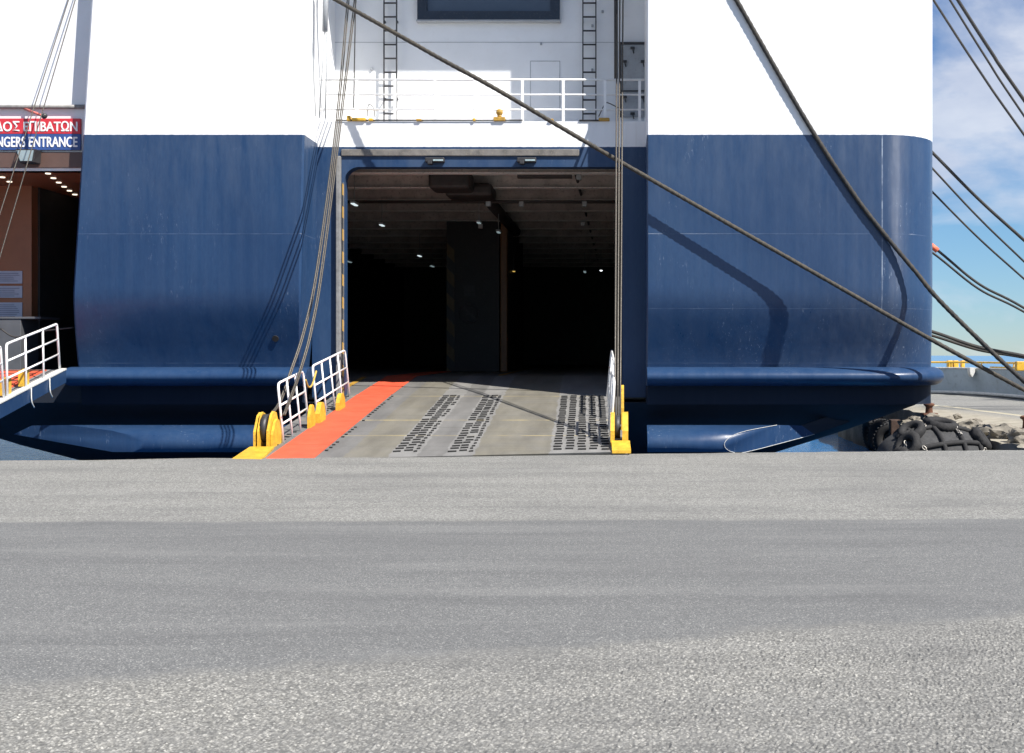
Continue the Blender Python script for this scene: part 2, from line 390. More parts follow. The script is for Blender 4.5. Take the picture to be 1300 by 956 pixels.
def copy_tree(o, loc, label=None, rot=None):
    r = o.copy(); COL.objects.link(r); r.location = loc
    if rot is not None: r.rotation_euler = rot
    if label: r['label'] = label
    for ch in [c for c in bpy.data.objects if c.parent == o]:
        c = ch.copy(); COL.objects.link(c); c.parent = r
        for g in [g for g in bpy.data.objects if g.parent == ch]:
            d = g.copy(); COL.objects.link(d); d.parent = c
    return r
def spline(pts, n=10):
    pts = [Vector(p) for p in pts]; out = []
    Q = [2 * pts[0] - pts[1]] + pts + [2 * pts[-1] - pts[-2]]
    for i in range(1, len(Q) - 2):
        a, b, c, d = Q[i - 1:i + 3]
        for k in range(n):
            t = k / n
            out.append(.5 * ((2 * b) + (c - a) * t + (2 * a - 5 * b + 4 * c - d) * t * t + (3 * b - a - 3 * c + d) * t ** 3))
    out.append(pts[-1]); return out
def text_faces(string, width, height, loc, mat_, name, parent, bold=.012):
    cu = bpy.data.curves.new('lettering', 'FONT'); cu.body = string; cu.size = 1; cu.extrude = .01
    cu.align_x = 'LEFT'; t = bpy.data.objects.new('tmp', cu); COL.objects.link(t)
    bpy.context.view_layer.update()
    me = bpy.data.meshes.new_from_object(t.evaluated_get(bpy.context.evaluated_depsgraph_get()))
    bpy.data.objects.remove(t); bpy.data.curves.remove(cu)
    xs = [v.co.x for v in me.vertices]; ys = [v.co.y for v in me.vertices]
    x0, x1, y0, y1 = min(xs), max(xs), min(ys), max(ys)
    src = [(v.co.x, v.co.y, v.co.z) for v in me.vertices]; fc = [tuple(p.vertices) for p in me.polygons]
    bpy.data.meshes.remove(me); co = []; fs = []
    for k, (ex, ez) in enumerate(((0, 0), (-bold, 0), (bold, 0), (0, -bold * .7), (0, bold * .7), (-bold * .6, bold * .5), (bold * .6, -bold * .5))):   # heavier strokes
        base = len(co); fs += [tuple(i + base for i in f) for f in fc]
        co += [(loc[0] + (x - x0) / (x1 - x0) * width + ex, loc[1] - .004 - (d + .01) * .2 - k * .0006, loc[2] + (y - y0) / (y1 - y0) * height + ez) for x, y, d in src]
    me = bpy.data.meshes.new(name); me.from_pydata(co, [], fs); me.materials.append(mat_)
    o = bpy.data.objects.new(name, me); COL.objects.link(o)
    o.parent = parent; off = Vector((0, 0, 0)); q = parent
    while q is not None: off -= q.location; q = q.parent
    o.location = off
    return o

# ------------------------------------------------------------------ quay, pier, water
def edge_y(x): return 19.56 + .128 * x
WATER = -1.75
def quay():
    m = MB(); bm = m.bm
    out = []
    x = -70.0
    front = []
    xs = [-70, -40, -25, -18] + [-15 + .35 * i for i in range(62)]
    for x in xs:
        j = .05 * mnoise.noise(Vector((x * .9, 3.1, 0))) + .05 * mnoise.noise(Vector((x * 3, 9, 0)))
        front.append((x, edge_y(x) + j, .02 * mnoise.noise(Vector((x * .8, 1, 5)))))
    # the pier along the ship's side, with a crumbled lip
    pier = [(7.0, 20.5), (7.25, 21.3), (7.35, 22.6), (7.4, 24.2), (7.7, 26), (7.95, 28), (8.25, 30), (8.5, 32), (8.6, 34), (8.7, 37), (8.8, 41), (8.9, 46), (9, 49)]
    pl = spline([(a, b, 0) for a, b in pier], 6)
    for i, p in enumerate(pl):
        a = .28 * mnoise.noise(Vector((p.y * 1.3, 4, 0))) + .12 * mnoise.noise(Vector((p.y * 4, 4, 7)))
        front.append((p.x + a, p.y, -.05 + .06 * mnoise.noise(Vector((p.y * 2, 0, 3)))))
    rest = [(12.5, 49.6, 0), (14.1, 48.2, 0), (14.5, 46, 0), (14.55, 41, 0), (14.8, 20, 0), (15, -60, 0), (-70, -60, 0)]
    top = front + rest
    # inner ring 0.25 m back so only the lip is uneven
    V = [bm.verts.new(p) for p in top]; B = [bm.verts.new((p[0], p[1] + .06, p[2] - 3.5)) for p in top]
    n = len(V)
    bm.faces.new(V)
    for i in range(n):
        f = bm.faces.new((V[i], B[i], B[(i + 1) % n], V[(i + 1) % n])); f.material_index = 1
    bmesh.ops.triangulate(bm, faces=[f for f in bm.faces if len(f.verts) > 4])
    return tag(m.build('quay', [M['ground'], M['concrete']]), 'grey patched asphalt quay in front of the ferry', None, None, 'structure')
quay()
def gravel():
    nx, ny = 900, 205; x0, y0, sx, sy = -6.2, 4.5, .012, .0205; co = []; ids = {}; faces = []
    rnd = random.Random(3)
    for j in range(ny):
        for i in range(nx):
            x, y = x0 + i * sx, y0 + j * sy
            lim = 6.78 + .29 * x + .5 * mnoise.noise(Vector((x * .8, y * .8, 0))) + .16 * mnoise.noise(Vector((x * 4, y * 4, 3)))
            k = max(0, min(1, (lim - y) / .7))
            n = mnoise.noise(Vector((x * 60, y * 46, 0)))
            h = (.0085 * (n + .25) + rnd.uniform(-.002, .003)) * k ** .6 - .001 * (1 - k)
            if k <= 0: h = -.004
            co.append((x, y, h + .001))
    for j in range(ny - 1):
        for i in range(nx - 1):
            a = j * nx + i
            if max(co[a][2], co[a + 1][2], co[a + nx][2], co[a + nx + 1][2]) > -.0029: faces.append((a, a + 1, a + nx + 1, a + nx))
    me = bpy.data.meshes.new('gravel_surface'); me.from_pydata(co, [], faces); me.materials.append(M['ground'])
    o = bpy.data.objects.new('gravel_surface', me); COL.objects.link(o)
    tag(o, 'coarse worn asphalt with bare grey stones nearest the viewer', None, None, 'structure')
gravel()
m = MB(); m.poly([(-900, -100, WATER), (900, -100, WATER), (900, 3500, WATER), (-900, 3500, WATER)])
tag(m.build('water', M['water']), 'blue rippled harbour water', None, None, 'structure')

# ------------------------------------------------------------------ the ferry
ferry = empty('ferry', (-3, 40, WATER), 'navy and white car ferry with its stern ramp lowered onto the quay', 'ferry')
YF = 25.0; YR = 26.1; YW = 27.66; ZD = 1.09; TOP = 14.0; HY = 26.32; ZH = .75; CY = 30.2
PROF = [(TOP, 0), (9, 0), (6.3, 0), (3.6, 0), (3.08, 0), (2.95, .006), (2.8, .026), (2.65, .062), (2.5, .112), (2.35, .17), (1.9, .37), (1.2, .68), (.95, .7), (.56, .71)]
def left_edge(z):
    pts = [(.5, -11.8), (1.2, -11.83), (1.6, -11.79), (2.6, -11.66), (6.3, -11.43), (9.15, -11.25), (14, -10.95)]
    for (a, xa), (b, xb) in zip(pts, pts[1:]):
        if a <= z <= b: return xa + (xb - xa) * (z - a) / (b - a)
    return pts[-1][1]
def inner_edge(z): return -6.73 if z > 6.3 else (-6.82 + (z - 2.6) * .0243 if z > 2.6 else -6.82 - (2.6 - z) * .12)
m = MB(); rings = []
for z, dy in PROF:
    xl, xr = left_edge(z), inner_edge(z)
    rings.append([(xl + .05, YF + dy, z), (xl, YF + dy + .05, z), (xl, 28.9, z), (-6.72, 28.9, z), (xr, YF + dy + .04, z), (xr - .04, YF + dy, z)])
m.loft(rings); m.build('stern_block', M['hull'], ferry, 30)
R = 1.3; XR = 6.86
def right_section(dy, z, inset=0, x0=.52):
    xc, yc = XR - R, YF + R
    p = [(x0, 28.9, z), (x0, YF + dy + .03, z), (x0 + .03, YF + dy, z)]
    p += [(xc + R * math.sin(a), yc - (R - dy) * math.cos(a), z) for a in [PI / 2 * k / 16 for k in range(17)]]
    p += [(XR, 64, z), (XR - .3, 64, z), (XR - .3, 28.9, z)]
    return p
m = MB(); m.loft([right_section(dy, z) for z, dy in PROF]); m.build('stern_block', M['hull_r'], ferry, 30)
# drain hole
m = MB(); c = P(349.5, 430, 25.316); nd = Vector((0, -.927, -.375)); m.tube([c + nd * .008, c - nd * .05], .07, 14); m.build('drain', M['bar'], ferry)

# belting
def sweep(path, prof, name, mt, ends=True):
    mm = MB(); rings = []
    for i, p in enumerate(path):
        a = Vector(path[max(i - 1, 0)]); b = Vector(path[min(i + 1, len(path) - 1)]); t = (b - a).normalized(); n = Vector((t.y, -t.x))
        rings.append([(p[0] + n.x * o, p[1] + n.y * o, z) for o, z in prof])
    mm.loft(rings, True, ends); return mm.build(name, mt, ferry, 40)
bz = 1.175
bprof = [(-.25, bz + .205), (0, bz + .205)] + [(.0 + .45 * math.sin(a), bz + .205 * math.cos(a)) for a in [PI * k / 12 for k in range(1, 12)]] + [(0, bz - .205), (-.25, bz - .205)]
sweep([(-11.86, 25.45), (-6.7, 25.45)], bprof, 'belting', M['belt'])
arc = [(.53, 25.45)] + [(XR - R + R * math.sin(a), 25.45 + (R - .45) - (R - .45) * math.cos(a)) for a in [PI / 2 * k / 14 for k in range(15)]] + [(XR, 40), (XR, 60)]
bprof_r = [(-.25, bz + .205), (0, bz + .205)] + [(.0 + (.45) * math.sin(a), bz + .205 * math.cos(a)) for a in [PI * k / 12 for k in range(1, 12)]] + [(0, bz - .205), (-.25, bz - .205)]
# on the side the belting stands out less: ease it in along the corner
def sweep_r():
    mm = MB(); rings = []
    for i, p in enumerate(arc):
        a = Vector(arc[max(i - 1, 0)]); b = Vector(arc[min(i + 1, len(arc) - 1)]); t = (b - a).normalized()
        if i == 0: t = Vector((1, 0))
        n = Vector((t.y, -t.x)); k = 1 - .45 * min(1, max(0, (i - 1) / 14))
        rings.append([(p[0] + n.x * o * k, p[1] + n.y * o * k, z) for o, z in bprof_r])
    mm.loft(rings); mm.build('belting', M['belt'], ferry, 40)
sweep_r()
# lower nose (ducktail wedge) with slanted end cuts
nose = [(25.75, .1), (25.45, .13), (25.1, .03), (24.93, -.07), (24.85, -.2), (24.86, -.32), (24.94, -.41), (25.1, -.42), (25.9, -.1)]
def wedge(x_in, x_nose, x_back, sgn):
    mm = MB(); a = [(x_in, y, z) for y, z in nose]
    b = [(x_nose + (x_back - x_nose) * (y - 24.85) / .75, y, z) for y, z in nose]
    mid = [((p[0] + q[0]) / 2, p[1], p[2]) for p, q in zip(a, b)]
    mm.loft([a, mid, b]); o = mm.build('ducktail', M['belt'], ferry, 42)
    # raised weld rim round the cut
    if sgn > 0:
        r = MB(); pts = spline([Vector(p) + Vector((sgn * .006, -.002, 0)) for p in b[1:]], 4)
        r.tube(pts, .0055, 6); r.build('weld_rim', M['pale'], o)
    if sgn < 0: return
    f = MB()
    b0 = Vector(b[-1]); b1 = Vector(b[0])
    f.prism([b1, b0, b0 + Vector((sgn * .85, .35, .25)), b1 + Vector((sgn * .75, .35, .22))], (0, .12, 0)); f.build('fin', M['hull_shade'], ferry)
wedge(.53, 2.15, 3.62, 1)
wedge(-6.6, -10.05, -12.4, -1)
# lower hull
m = MB(); rings = []
for z, yf, xl, xr in [(.6, 25.72, -15.8, XR - .04), (.5, 25.8, -15.7, 6.72), (.1, 26.2, -15.0, 5.75), (-.1, 26.35, -14.6, 5.25), (-.42, 26.6, -13.75, 4.35), (-.8, 27.0, -12.6, 3.3), (-1.3, 27.6, -10.8, 2.2), (-2.4, 29, -8, .6)]:
    r = min(1.5, 1.5)
    p = [(xl, 64, z), (xl, yf + .4, z), (xl + .4, yf, z)]
    p += [(xr - r + r * math.sin(a), yf + r - r * math.cos(a), z) for a in [PI / 2 * k / 10 for k in range(11)]] + [(xr, 64, z)]
    rings.append(p)
m.loft(rings); m.build('lower_hull', M['hull_shade'], ferry, 35)

# recess: lintel, jambs, parapet
xo0, xo1, zo1 = -6.14, .0, 1.65 + (VY - 212) * YR / F
m = MB(); cr = .32; ol = []
out = [(-6.85, YR, .7), (-6.85, YR, 6.8), (.56, YR, 6.8), (.56, YR, .7), (xo1, YR, .7), (xo1, YR, zo1)]
out += [(xo0 + cr - cr * math.sin(a), YR, zo1 - cr + cr * math.cos(a)) for a in [PI / 2 * k / 8 for k in range(9)]] + [(xo0, YR, .7)]
m.prism(out, (0, .3, 0)); m.build('transom_panel', M['hull_recess'], ferry)
m = MB(); zl = 1.65 + (VY - 197) * 25.95 / F
m.box((-6.2, YR - .05, zl), (-.95, YR - .002, zl + .15), .015); m.build('ledge', M['ledge'], ferry)
m = MB(); m.box((-6.3, YR - .12, ZH - .1), (-6.2, YR - .004, zl - .01), .015); m.box((-6.185, YR - .02, ZH), (-6.145, YR + .25, zo1 - .35), .008, 1)
m.build('door_jamb', [M['steel'], M['hazard']], ferry)
for px in (541, 657):
    a = P(px, 207, YR); mm = MB(); mm.box((a.x, YR - .16, a.z), (a.x + .42, YR - .003, a.z + .1), .015); mm.box((a.x + .06, YR - .2, a.z - .05), (a.x + .16, YR - .05, a.z + .02), .01)
    lb = mm.build('lintel_lamp', M['dark'], ferry)
    mm = MB(); mm.box((a.x + .18, YR - .19, a.z + .015), (a.x + .4, YR - .161, a.z + .05), .006); mm.build('lens', M['glass'], lb)
# balcony: floor, railing, gear
m = MB(); m.box((-6.84, YR + .3, 6.62), (.55, YW, 6.78)); bal = m.build('balcony', M['wall_white'], ferry)
m = MB()
zr = [1.65 + (VY - y) * YR / F for y in (100.5, 119.5, 138.5)]
for z, r in zip(zr, (.026, .02, .02)): m.tube([(-6.7, YR + .06, z), (.5, YR + .06, z)], r, 8)
for px in (412, 452, 501, 552, 603, 663, 715, 768, 812):
    x = (px - VX) * YR / F; m.box((x - .03, YR + .03, 6.79), (x + .03, YR + .055, zr[0] - .02)); 
m.build('railing', M['rail'], bal)
def gear(px, w, h, mt, knob=False):
    a = P(px, 150, YR); mm = MB(); mm.box((a.x - w / 2, YR - .06, 6.8), (a.x + w / 2, YR + .2, 6.8 + h), .015)
    if knob:
        mm.tube([(a.x, YR + .02, 6.8 + h), (a.x, YR + .02, 6.85 + h)], .05, 10); c = Vector((a.x, YR + .02, 6.91 + h))
        bmesh.ops.create_icosphere(mm.bm, subdivisions=2, radius=.08, matrix=Matrix.Translation(c))
    mm.build('deck_gear', mt, bal)
gear(456, .3, .07, M['yellow']); gear(471, .1, .06, M['yellow']); gear(532, .12, .05, M['yellow_dark']); gear(602, .06, .06, M['yellow'])
gear(634, .26, .09, M['yellow_dark'], True); gear(700, .1, .05, M['yellow_dark']); gear(767, .24, .07, M['yellow_dark']); gear(443, .08, .12, M['yellow'])
m = MB(); m.tube([(-6.3, YR - .02, 6.82), (-2.2, YR - .02, 6.82)], .018, 6); m.tube([(-.95, YR - .02, 6.815), (-.5, YR - .02, 6.815)], .02, 6); m.build('gear_rod', M['dark'], bal)
m = MB(); m.tube(spline([P(760, 148, 26.18), P(768, 132, 26.18), P(773, 131, 26.18), P(785, 137, 26.18)], 6), .012, 6)
m.build('hose', M['wire_dark'], bal); m = MB(); m.tube(spline([P(466, 148, 26.18), P(468, 133, 26.18), P(474, 137, 26.18), P(476, 149, 26.18)], 6), .01, 6)
m.build('hose', M['wire_dark'], bal)
# superstructure wall
m = MB(); m.box((-6.84, YW, 6.62), (.55, YW + .3, TOP))
m.box((-6.84, YF, 12.87), (.55, YW, TOP))
sw = m.build('superstructure_wall', M['wall_white'], ferry)
m = MB()
for z in (8.95,): m.box((-6.8, YW - .006, z), (.5, YW - .001, z + .012))
for a, b, y0, y1 in ((673, 711, 78, 138),):
    A = P(a, y0, YW); B = P(b, y1, YW)
    for q in ((A.x, B.x, A.z, A.z + .012), (A.x, A.x + .012, B.z, A.z), (B.x - .012, B.x, B.z, A.z)): m.box((q[0], YW - .008, q[2]), (q[1], YW - .001, q[3]))
for (px, py) in ((687, 56), (765, 15), (752, 33), (752, 89), (472, 88), (415, 110)):
    a = P(px, py, YW); m.box((a.x - .025, YW - .05, a.z - .03), (a.x + .025, YW - .001, a.z + .03), .01)
m.build('wall_fittings', M['grey_door'], sw)
# window
A = P(531, -45, YW); B = P(711, 27, YW)
m = MB()
x0, x1, z0, z1 = A.x, B.x, B.z, A.z
for q in ((x0, x1, z0, z0 + .2), (x0, x1, z1 - .2, z1), (x0, x0 + .22, z0 + .2, z1 - .2), (x1 - .22, x1, z0 + .2, z1 - .2)):
    m.box((q[0], YW - .14, q[2]), (q[1], YW - .001, q[3]))
wn = m.build('window', M['frame_navy'], ferry)
m = MB(); m.box((x0 + .22, YW - .06, z0 + .2), (x1 - .22, YW - .03, z1 - .2)); m.build('pane', M['pane'], wn)
m = MB(); m.box((x0 - .02, YW - .17, z0 - .05), (x1 + .02, YW - .001, z0 - .004), .01); m.build('sill', M['grey_door'], wn)
# ladders
for a, b in ((487.5, 503.5), (740, 756.5)):
    y = YW - .16; xa, xb = (a - VX) * y / F, (b - VX) * y / F; mm = MB()
    for x in (xa, xb): mm.box((x - .014, y - .02, 6.79), (x + .014, y + .02, 12.8))
    z = 6.79 + .14
    while z < 12.7: mm.tube([(xa, y, z), (xb, y, z)], .021, 6, False); z += .322
    for z in (7.6, 9.4, 11): 
        for x in (xa, xb): mm.box((x - .012, y + .02, z), (x + .012, YW - .001, z + .04))
    mm.build('ladder', M['dark'], ferry)
# small weathertight door at the right end of the balcony
A = P(788.5, 57, YW); B = P(819, 149, YW)
m = MB(); m.box((A.x, YW - .05, B.z), (B.x - .01, YW - .002, A.z), .01); dr = m.build('door', M['grey_door'], ferry)
m = MB()
for q in ((A.x - .04, A.x, B.z, A.z), (B.x - .01, B.x + .03, B.z, A.z), (A.x - .04, B.x + .03, A.z, A.z + .05), (A.x, B.x - .01, P(0, 117, YW).z, P(0, 116, YW).z + .01)):
    m.box((q[0], YW - .075, q[2]), (q[1], YW - .003, q[3]))
m.build('door_frame', M['dark'], dr)
for (px, py) in ((793, 79), (816, 79), (793, 124), (816, 124), (803, 62), (803, 145)):
    c = P(px, py, YW); m = MB(); m.box((c.x - .05, YW - .1, c.z - .03), (c.x + .05, YW - .05, c.z + .03), .01); m.bar((c.x, YW - .09, c.z), (c.x + .03, YW - .09, c.z - .13), .025, .025); m.build('door_dog', M['dark'], dr)
# vertical pipes on the left block's inner corner
m = MB(); m.tube([P(414, -30, 25.5), P(412.5, 40, 25.5)], .06, 8); m.tube([P(412.5, 40, 25.5), P(405, 150, 25.6)], .012, 6); m.tube([P(415, 42, 25.5), P(413, 150, 25.65)], .012, 6)
m.tube([P(393.5, 0, 24.97), P(401, 148, 24.97)], .008, 5); m.build('halyard', M['grey_door'], ferry)

# ------------------------------------------------------------------ car deck
X0, X1, YB = -11.3, 6.5, 60.0
Y0 = YR + .31
def dz(y): return ZH + (ZD - ZH) * min(1, max(0, (y - HY) / (CY - HY)))
m = MB()
ring = [[(X0, y, dz(y)), (X1, y, dz(y)), (X1, y, dz(y) - .1), (X0, y, dz(y) - .1)] for y in (HY + .03, CY - .25, CY, CY + .25, YB)]
ring[1] = [(x, y, z - .0) for x, y, z in ring[1]]; ring[2] = [(x, y, z - .012) for x, y, z in ring[2]]
m.loft(ring); deck = m.build('car_deck', M['ramp'], ferry, 30)
def skx(x, y): return x - .03 * (y - 19.5)
def strip(x0, x1, ys, h):
    mm = MB(); mm.loft([[(skx(x0, y), y, dz(y) + h - .006), (skx(x1, y), y, dz(y) + h - .006), (skx(x1, y), y, dz(y) + h), (skx(x0, y), y, dz(y) + h)] for y in ys]); return mm
strip(-5.69, -4.93, (HY + .05, CY - .25, CY, CY + .25, 40), .012).build('walkway_strip', M['red'], deck)
for x, ya, yb in ((-2.95, 31.5, 50), (1.4, 31.5, 50), (-6.3, 27.2, 30)):
    strip(x, x + .13, (ya, yb), .012).build('lane_marking', M['yellow_dark'], deck)
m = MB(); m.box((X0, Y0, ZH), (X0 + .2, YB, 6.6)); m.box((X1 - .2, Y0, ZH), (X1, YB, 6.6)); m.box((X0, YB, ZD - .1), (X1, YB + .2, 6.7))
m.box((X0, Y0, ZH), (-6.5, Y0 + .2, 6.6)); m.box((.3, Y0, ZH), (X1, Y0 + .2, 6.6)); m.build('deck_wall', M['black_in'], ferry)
m = MB(); m.box((X0 - .3, Y0, 6.42), (X1 + .3, YB, 6.6)); ce = m.build('deckhead', M['ceil'], ferry)
y = 26.75; m = MB(); k = 0
while y < 58:
    d = .46 if k % 4 == 2 else .2
    m.box((X0 + .2, y, 6.42 - d), (X1 - .2, y + .03, 6.418)); m.box((X0 + .2, y - .1, 6.418 - d - .03), (X1 - .2, y + .12, 6.418 - d), 0, 1)
    y += .62; k += 1
m.build('beam', [M['ceil'], M['flange']], ce)
m = MB()
m.tube([(-1.15, 27, 6.1), (-1.15, 57, 6.1)], .035, 8)
m.tube([(-10.5, 31.5, 5.72), (5.5, 31.5, 5.72)], .045, 8)
m.box((-4.75, 28.9, 5.72), (-3.75, 29.9, 6.18), .08); m.box((-4.5, 29.9, 5.66), (-3.3, 31.0, 6.0), .1); m.tube([(-3.6, 31, 5.8), (-3.6, 40, 5.8)], .16, 12)
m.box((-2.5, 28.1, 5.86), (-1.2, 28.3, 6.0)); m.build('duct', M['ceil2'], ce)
for (px, py, yy) in ((735, 228, 27.5), (742, 262, 29.5), (620, 262, 29.5), (662, 262, 30.2), (740, 287, 33), (610, 290, 33)):
    c = P(px, py, yy); m = MB(); m.box((c.x - .06, yy - .06, c.z), (c.x + .06, yy + .06, c.z + .12), .01); m.build('junction_box', M['grey_sign'], ce)
for (px, py, yy, kd, ln) in ((447, 259, 29.2, 'lamp', .5), (483, 286, 32, 'lamp', .4), (440, 332, 42, 'lamp_dim', .7), (531, 325, 40, 'lamp', .5), (547, 338, 44, 'lamp_dim', .6), (632, 295, 33.5, 'lamp_dim', .4), (742, 345, 46, 'lamp_dim', .8), (763, 344, 45, 'lamp_hot', .12), (652, 345, 42, 'lamp_warm', .22), (607, 283, 31.4, 'lamp_dim', .35)):
    c = P(px, py, yy); mm = MB(); mm.box((c.x - .06, yy, c.z + .03), (c.x + .06, yy + ln, c.z + .09), .01)
    mm.tube([(c.x, yy + ln / 2, c.z + .1), (c.x, yy + ln / 2, min(6.3, c.z + .8))], .012, 6)
    h = mm.build('ceiling_lamp', M['grey_sign'], ferry)
    mm = MB(); mm.box((c.x - .045, yy + .02, c.z + .005), (c.x + .045, yy + ln - .02, c.z + .029), .01); mm.build('tube', M[kd], h)
# casing with warning signs
yc = 38
def CX(px): return (px - VX) * yc / F
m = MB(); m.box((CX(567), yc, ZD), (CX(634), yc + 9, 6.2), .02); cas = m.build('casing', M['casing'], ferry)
m = MB(); m.box((CX(567), yc - .012, ZD + .02), (CX(577), yc - .002, 5.3)); m.build('hazard_strip', M['hazard_dark'], cas)
m = MB(); m.box((CX(636), yc - .25, ZD), (CX(645), yc + .1, 6.2), .03); m.build('pillar', M['orange'], ferry)
c = Vector((CX(596), yc - .02, P(0, 398, yc).z))
m = MB(); m.torus(c, (0, 1, 0), .29, .035, 36, 6, .3); m.bar(c + Vector((-.2, 0, .2)), c + Vector((.2, 0, -.2)), .02, .06)
m.bar(c + Vector((-.12, .005, -.02)), c + Vector((.12, .005, -.02)), .015, .05); m.build('no_smoking_sign', M['dark'], cas)
m = MB(); c = Vector((CX(596), yc - .015, P(0, 369, yc).z))
for i in range(3):
    for j in range(3): m.box((c.x - .17 + i * .12, yc - .014, c.z - .17 + j * .12), (c.x - .07 + i * .12, yc - .003, c.z - .07 + j * .12))
m.build('grille', M['dark'], cas)

# ------------------------------------------------------------------ stern ramp
def rz(y): return .014 + (ZH - .014) * (y - 19.1) / (HY - 19.1)
xa, xb = -6.2, .13
def tipy(x): return edge_y(x) - .12
def on(x, y, h=0): return Vector((skx(x, y), y, rz(y) + h))
m = MB(); m.prism([on(xa, tipy(xa)), on(xb, tipy(xb)), on(xb, HY), on(xa, HY)], (0, .02, -.03))
m.prism([on(xa + .02, 19.9, -.031), on(xb - .02, 20.0, -.031), on(xb - .02, HY, -.031), on(xa + .02, HY, -.031)], (0, 0, -.28))
def barx(x, y, w, l=.028, h=.03, skew=0):
    m.hexa([on(x, y, -.005), on(x + w, y + skew, -.005), on(x + w, y + l + skew, -.005), on(x, y + l, -.005), on(x, y, h), on(x + w, y + skew, h), on(x + w, y + l + skew, h), on(x, y + l, h)], 0, 1)
random.seed(4)
y = 19.4
while y < 26.2:
    for x0 in (-3.76, -2.86):
        for c, (dx, w) in enumerate(((.0, .13), (.165, .13), (.335, .06))):
            if y > tipy(x0) + .1 and random.random() < .95: barx(x0 + dx + random.uniform(-.012, .012), y + .07 * (c == 1) + random.uniform(-.025, .025), w + random.uniform(-.015, .01), .04, .022, .035)
    y += .255
y = 19.6
while y < 26.2:
    for i, dx in enumerate((0, .2, .4, .6, .8)):
        barx(-1.14 + dx + random.uniform(-.012, .012), y + .06 * (i % 2), .135, .042, .024, .01)
    y += .255
y = 19.5
while y < 26.2:
    for dx in (-5.93, -4.9):
        if random.random() < .8: barx(dx + random.uniform(-.01, .01), y, .1 if dx < -5 else .05, .045, .018)
    y += .26
rp = m.build('stern_ramp', [M['ramp'], M['bar']], ferry)
m = MB()
ys = [tipy(-5.2) + .03 + (HY - .02 - tipy(-5.2)) * k / 6 for k in range(7)]
for a, b in zip(ys, ys[1:]):
    b -= .012; x0, x1 = -5.7, -4.94
    m.hexa([on(x0, a, .002), on(x1, a, .002), on(x1, b, .002), on(x0, b, .002), on(x0, a, .012), on(x1, a, .012), on(x1, b, .012), on(x0, b, .012)])
m.build('walkway_strip', M['red'], rp)
def rail_panel(x, ya, yb, nposts, lean, name='railing', heights=(1.02, .5)):
    mm = MB(); r = .022
    def pt(y, h, s=0): return on(x + lean * h, y, h) + Vector((0, s * h, 0))
    sa, sb = -.05, -.09
    top = [pt(ya, 0, 0)] + [pt(ya, .93, sa)] + spline([pt(ya, .93, sa), pt(ya + .04, 1.0, sa), pt(ya + .14, 1.02, sa)], 4)[1:] + spline([pt(yb - .14, 1.02, sb), pt(yb - .04, 1.0, sb), pt(yb, .93, sb)], 4) + [pt(yb, 0, 0)]
    mm.tube(top, r, 8)
    for h in (.64, .32): mm.tube([pt(ya, h, sa), pt(yb, h, sb)], r * .85, 8)
    for k in range(1, nposts - 1):
        t = k / (nposts - 1); y = ya + (yb - ya) * t; s = sa + (sb - sa) * t; mm.tube([pt(y, 0, 0), pt(y, 1.02, s)], r * .85, 8)
    return mm.build(name, M['rail'], rp)
rail_panel(-5.79, 20.27, 22.1, 4, -.08); rail_panel(-5.82, 22.95, 26.06, 5, -.08)
rail_panel(-.17, 20.5, 22.1, 4, .06); rail_panel(-.14, 22.95, 26.06, 5, .1)
def bracket(x, y, w, h, l):
    mm = MB(); o = on(x, y)
    pts = [(0, 0), (l, 0), (l, h * .45), (l * .72, h * .93), (l * .5, h), (l * .3, h * .93), (0, h * .5)]
    mm.prism([(x, y + a, rz(y + a) + b) for a, b in pts], (w, 0, 0))
    return mm.build('cable_bracket', M['yellow'], rp)
bracket(-6.16, 19.72, .04, .56, .62); bracket(-6.09, 19.7, .03, .58, .5); bracket(-5.94, 19.72, .04, .58, .62); bracket(-5.89, 19.78, .045, .45, .5)
bracket(-5.8, 21.75, .06, .42, .35); bracket(-5.8, 22.3, .09, .38, .45); bracket(-5.8, 23.9, .08, .33, .5)
bracket(-.2, 19.95, .07, .52, .7); bracket(-.0, 19.95, .1, .52, .8); bracket(-.17, 21.6, .05, .5, .5); bracket(-.02, 21.6, .05, .8, .35)
m = MB(); a0 = tipy(xa) - .05
m.hexa([on(-6.2, a0, -.02), on(-5.72, a0 + .05, -.02), on(-5.8, 19.7, .004), on(-6.2, 19.7, .004), on(-6.2, a0, .03), on(-5.72, a0 + .05, .03), on(-5.8, 19.7, .04), on(-6.2, 19.7, .04)])
m.build('nose_plate', M['yellow'], rp)
m = MB(); a0 = tipy(.0) - .03
m.hexa([on(-.17, a0, -.02), on(.14, a0, -.02), on(.14, 19.93, 0), on(-.17, 19.93, 0), on(-.17, a0, .03), on(.14, a0, .03), on(.14, 19.93, .1), on(-.17, 19.93, .1)])
m.build('nose_plate', M['yellow'], rp)
m = MB(); m.tube([on(-.12, 20.3, .27), on(-.01, 20.3, .27)], .2, 18); m.build('sheave', M['dark'], rp)
m = MB(); m.tube([on(-6.05, 19.98, .3), on(-5.95, 19.98, .3)], .24, 18); m.build('sheave', M['dark'], rp)
m = MB(); m.tube(spline([on(-5.84, 22.08, .86), on(-5.84, 22.3, .7), on(-5.84, 22.6, .7), on(-5.84, 22.95, .92)], 6), .018, 6); m.build('safety_cord', M['rope_y'], rp)
m = MB(); m.tube([on(-6.2, HY + .01, -.058), on(.13, HY + .01, -.058)], .05, 12); m.build('hinge', M['steel'], rp)
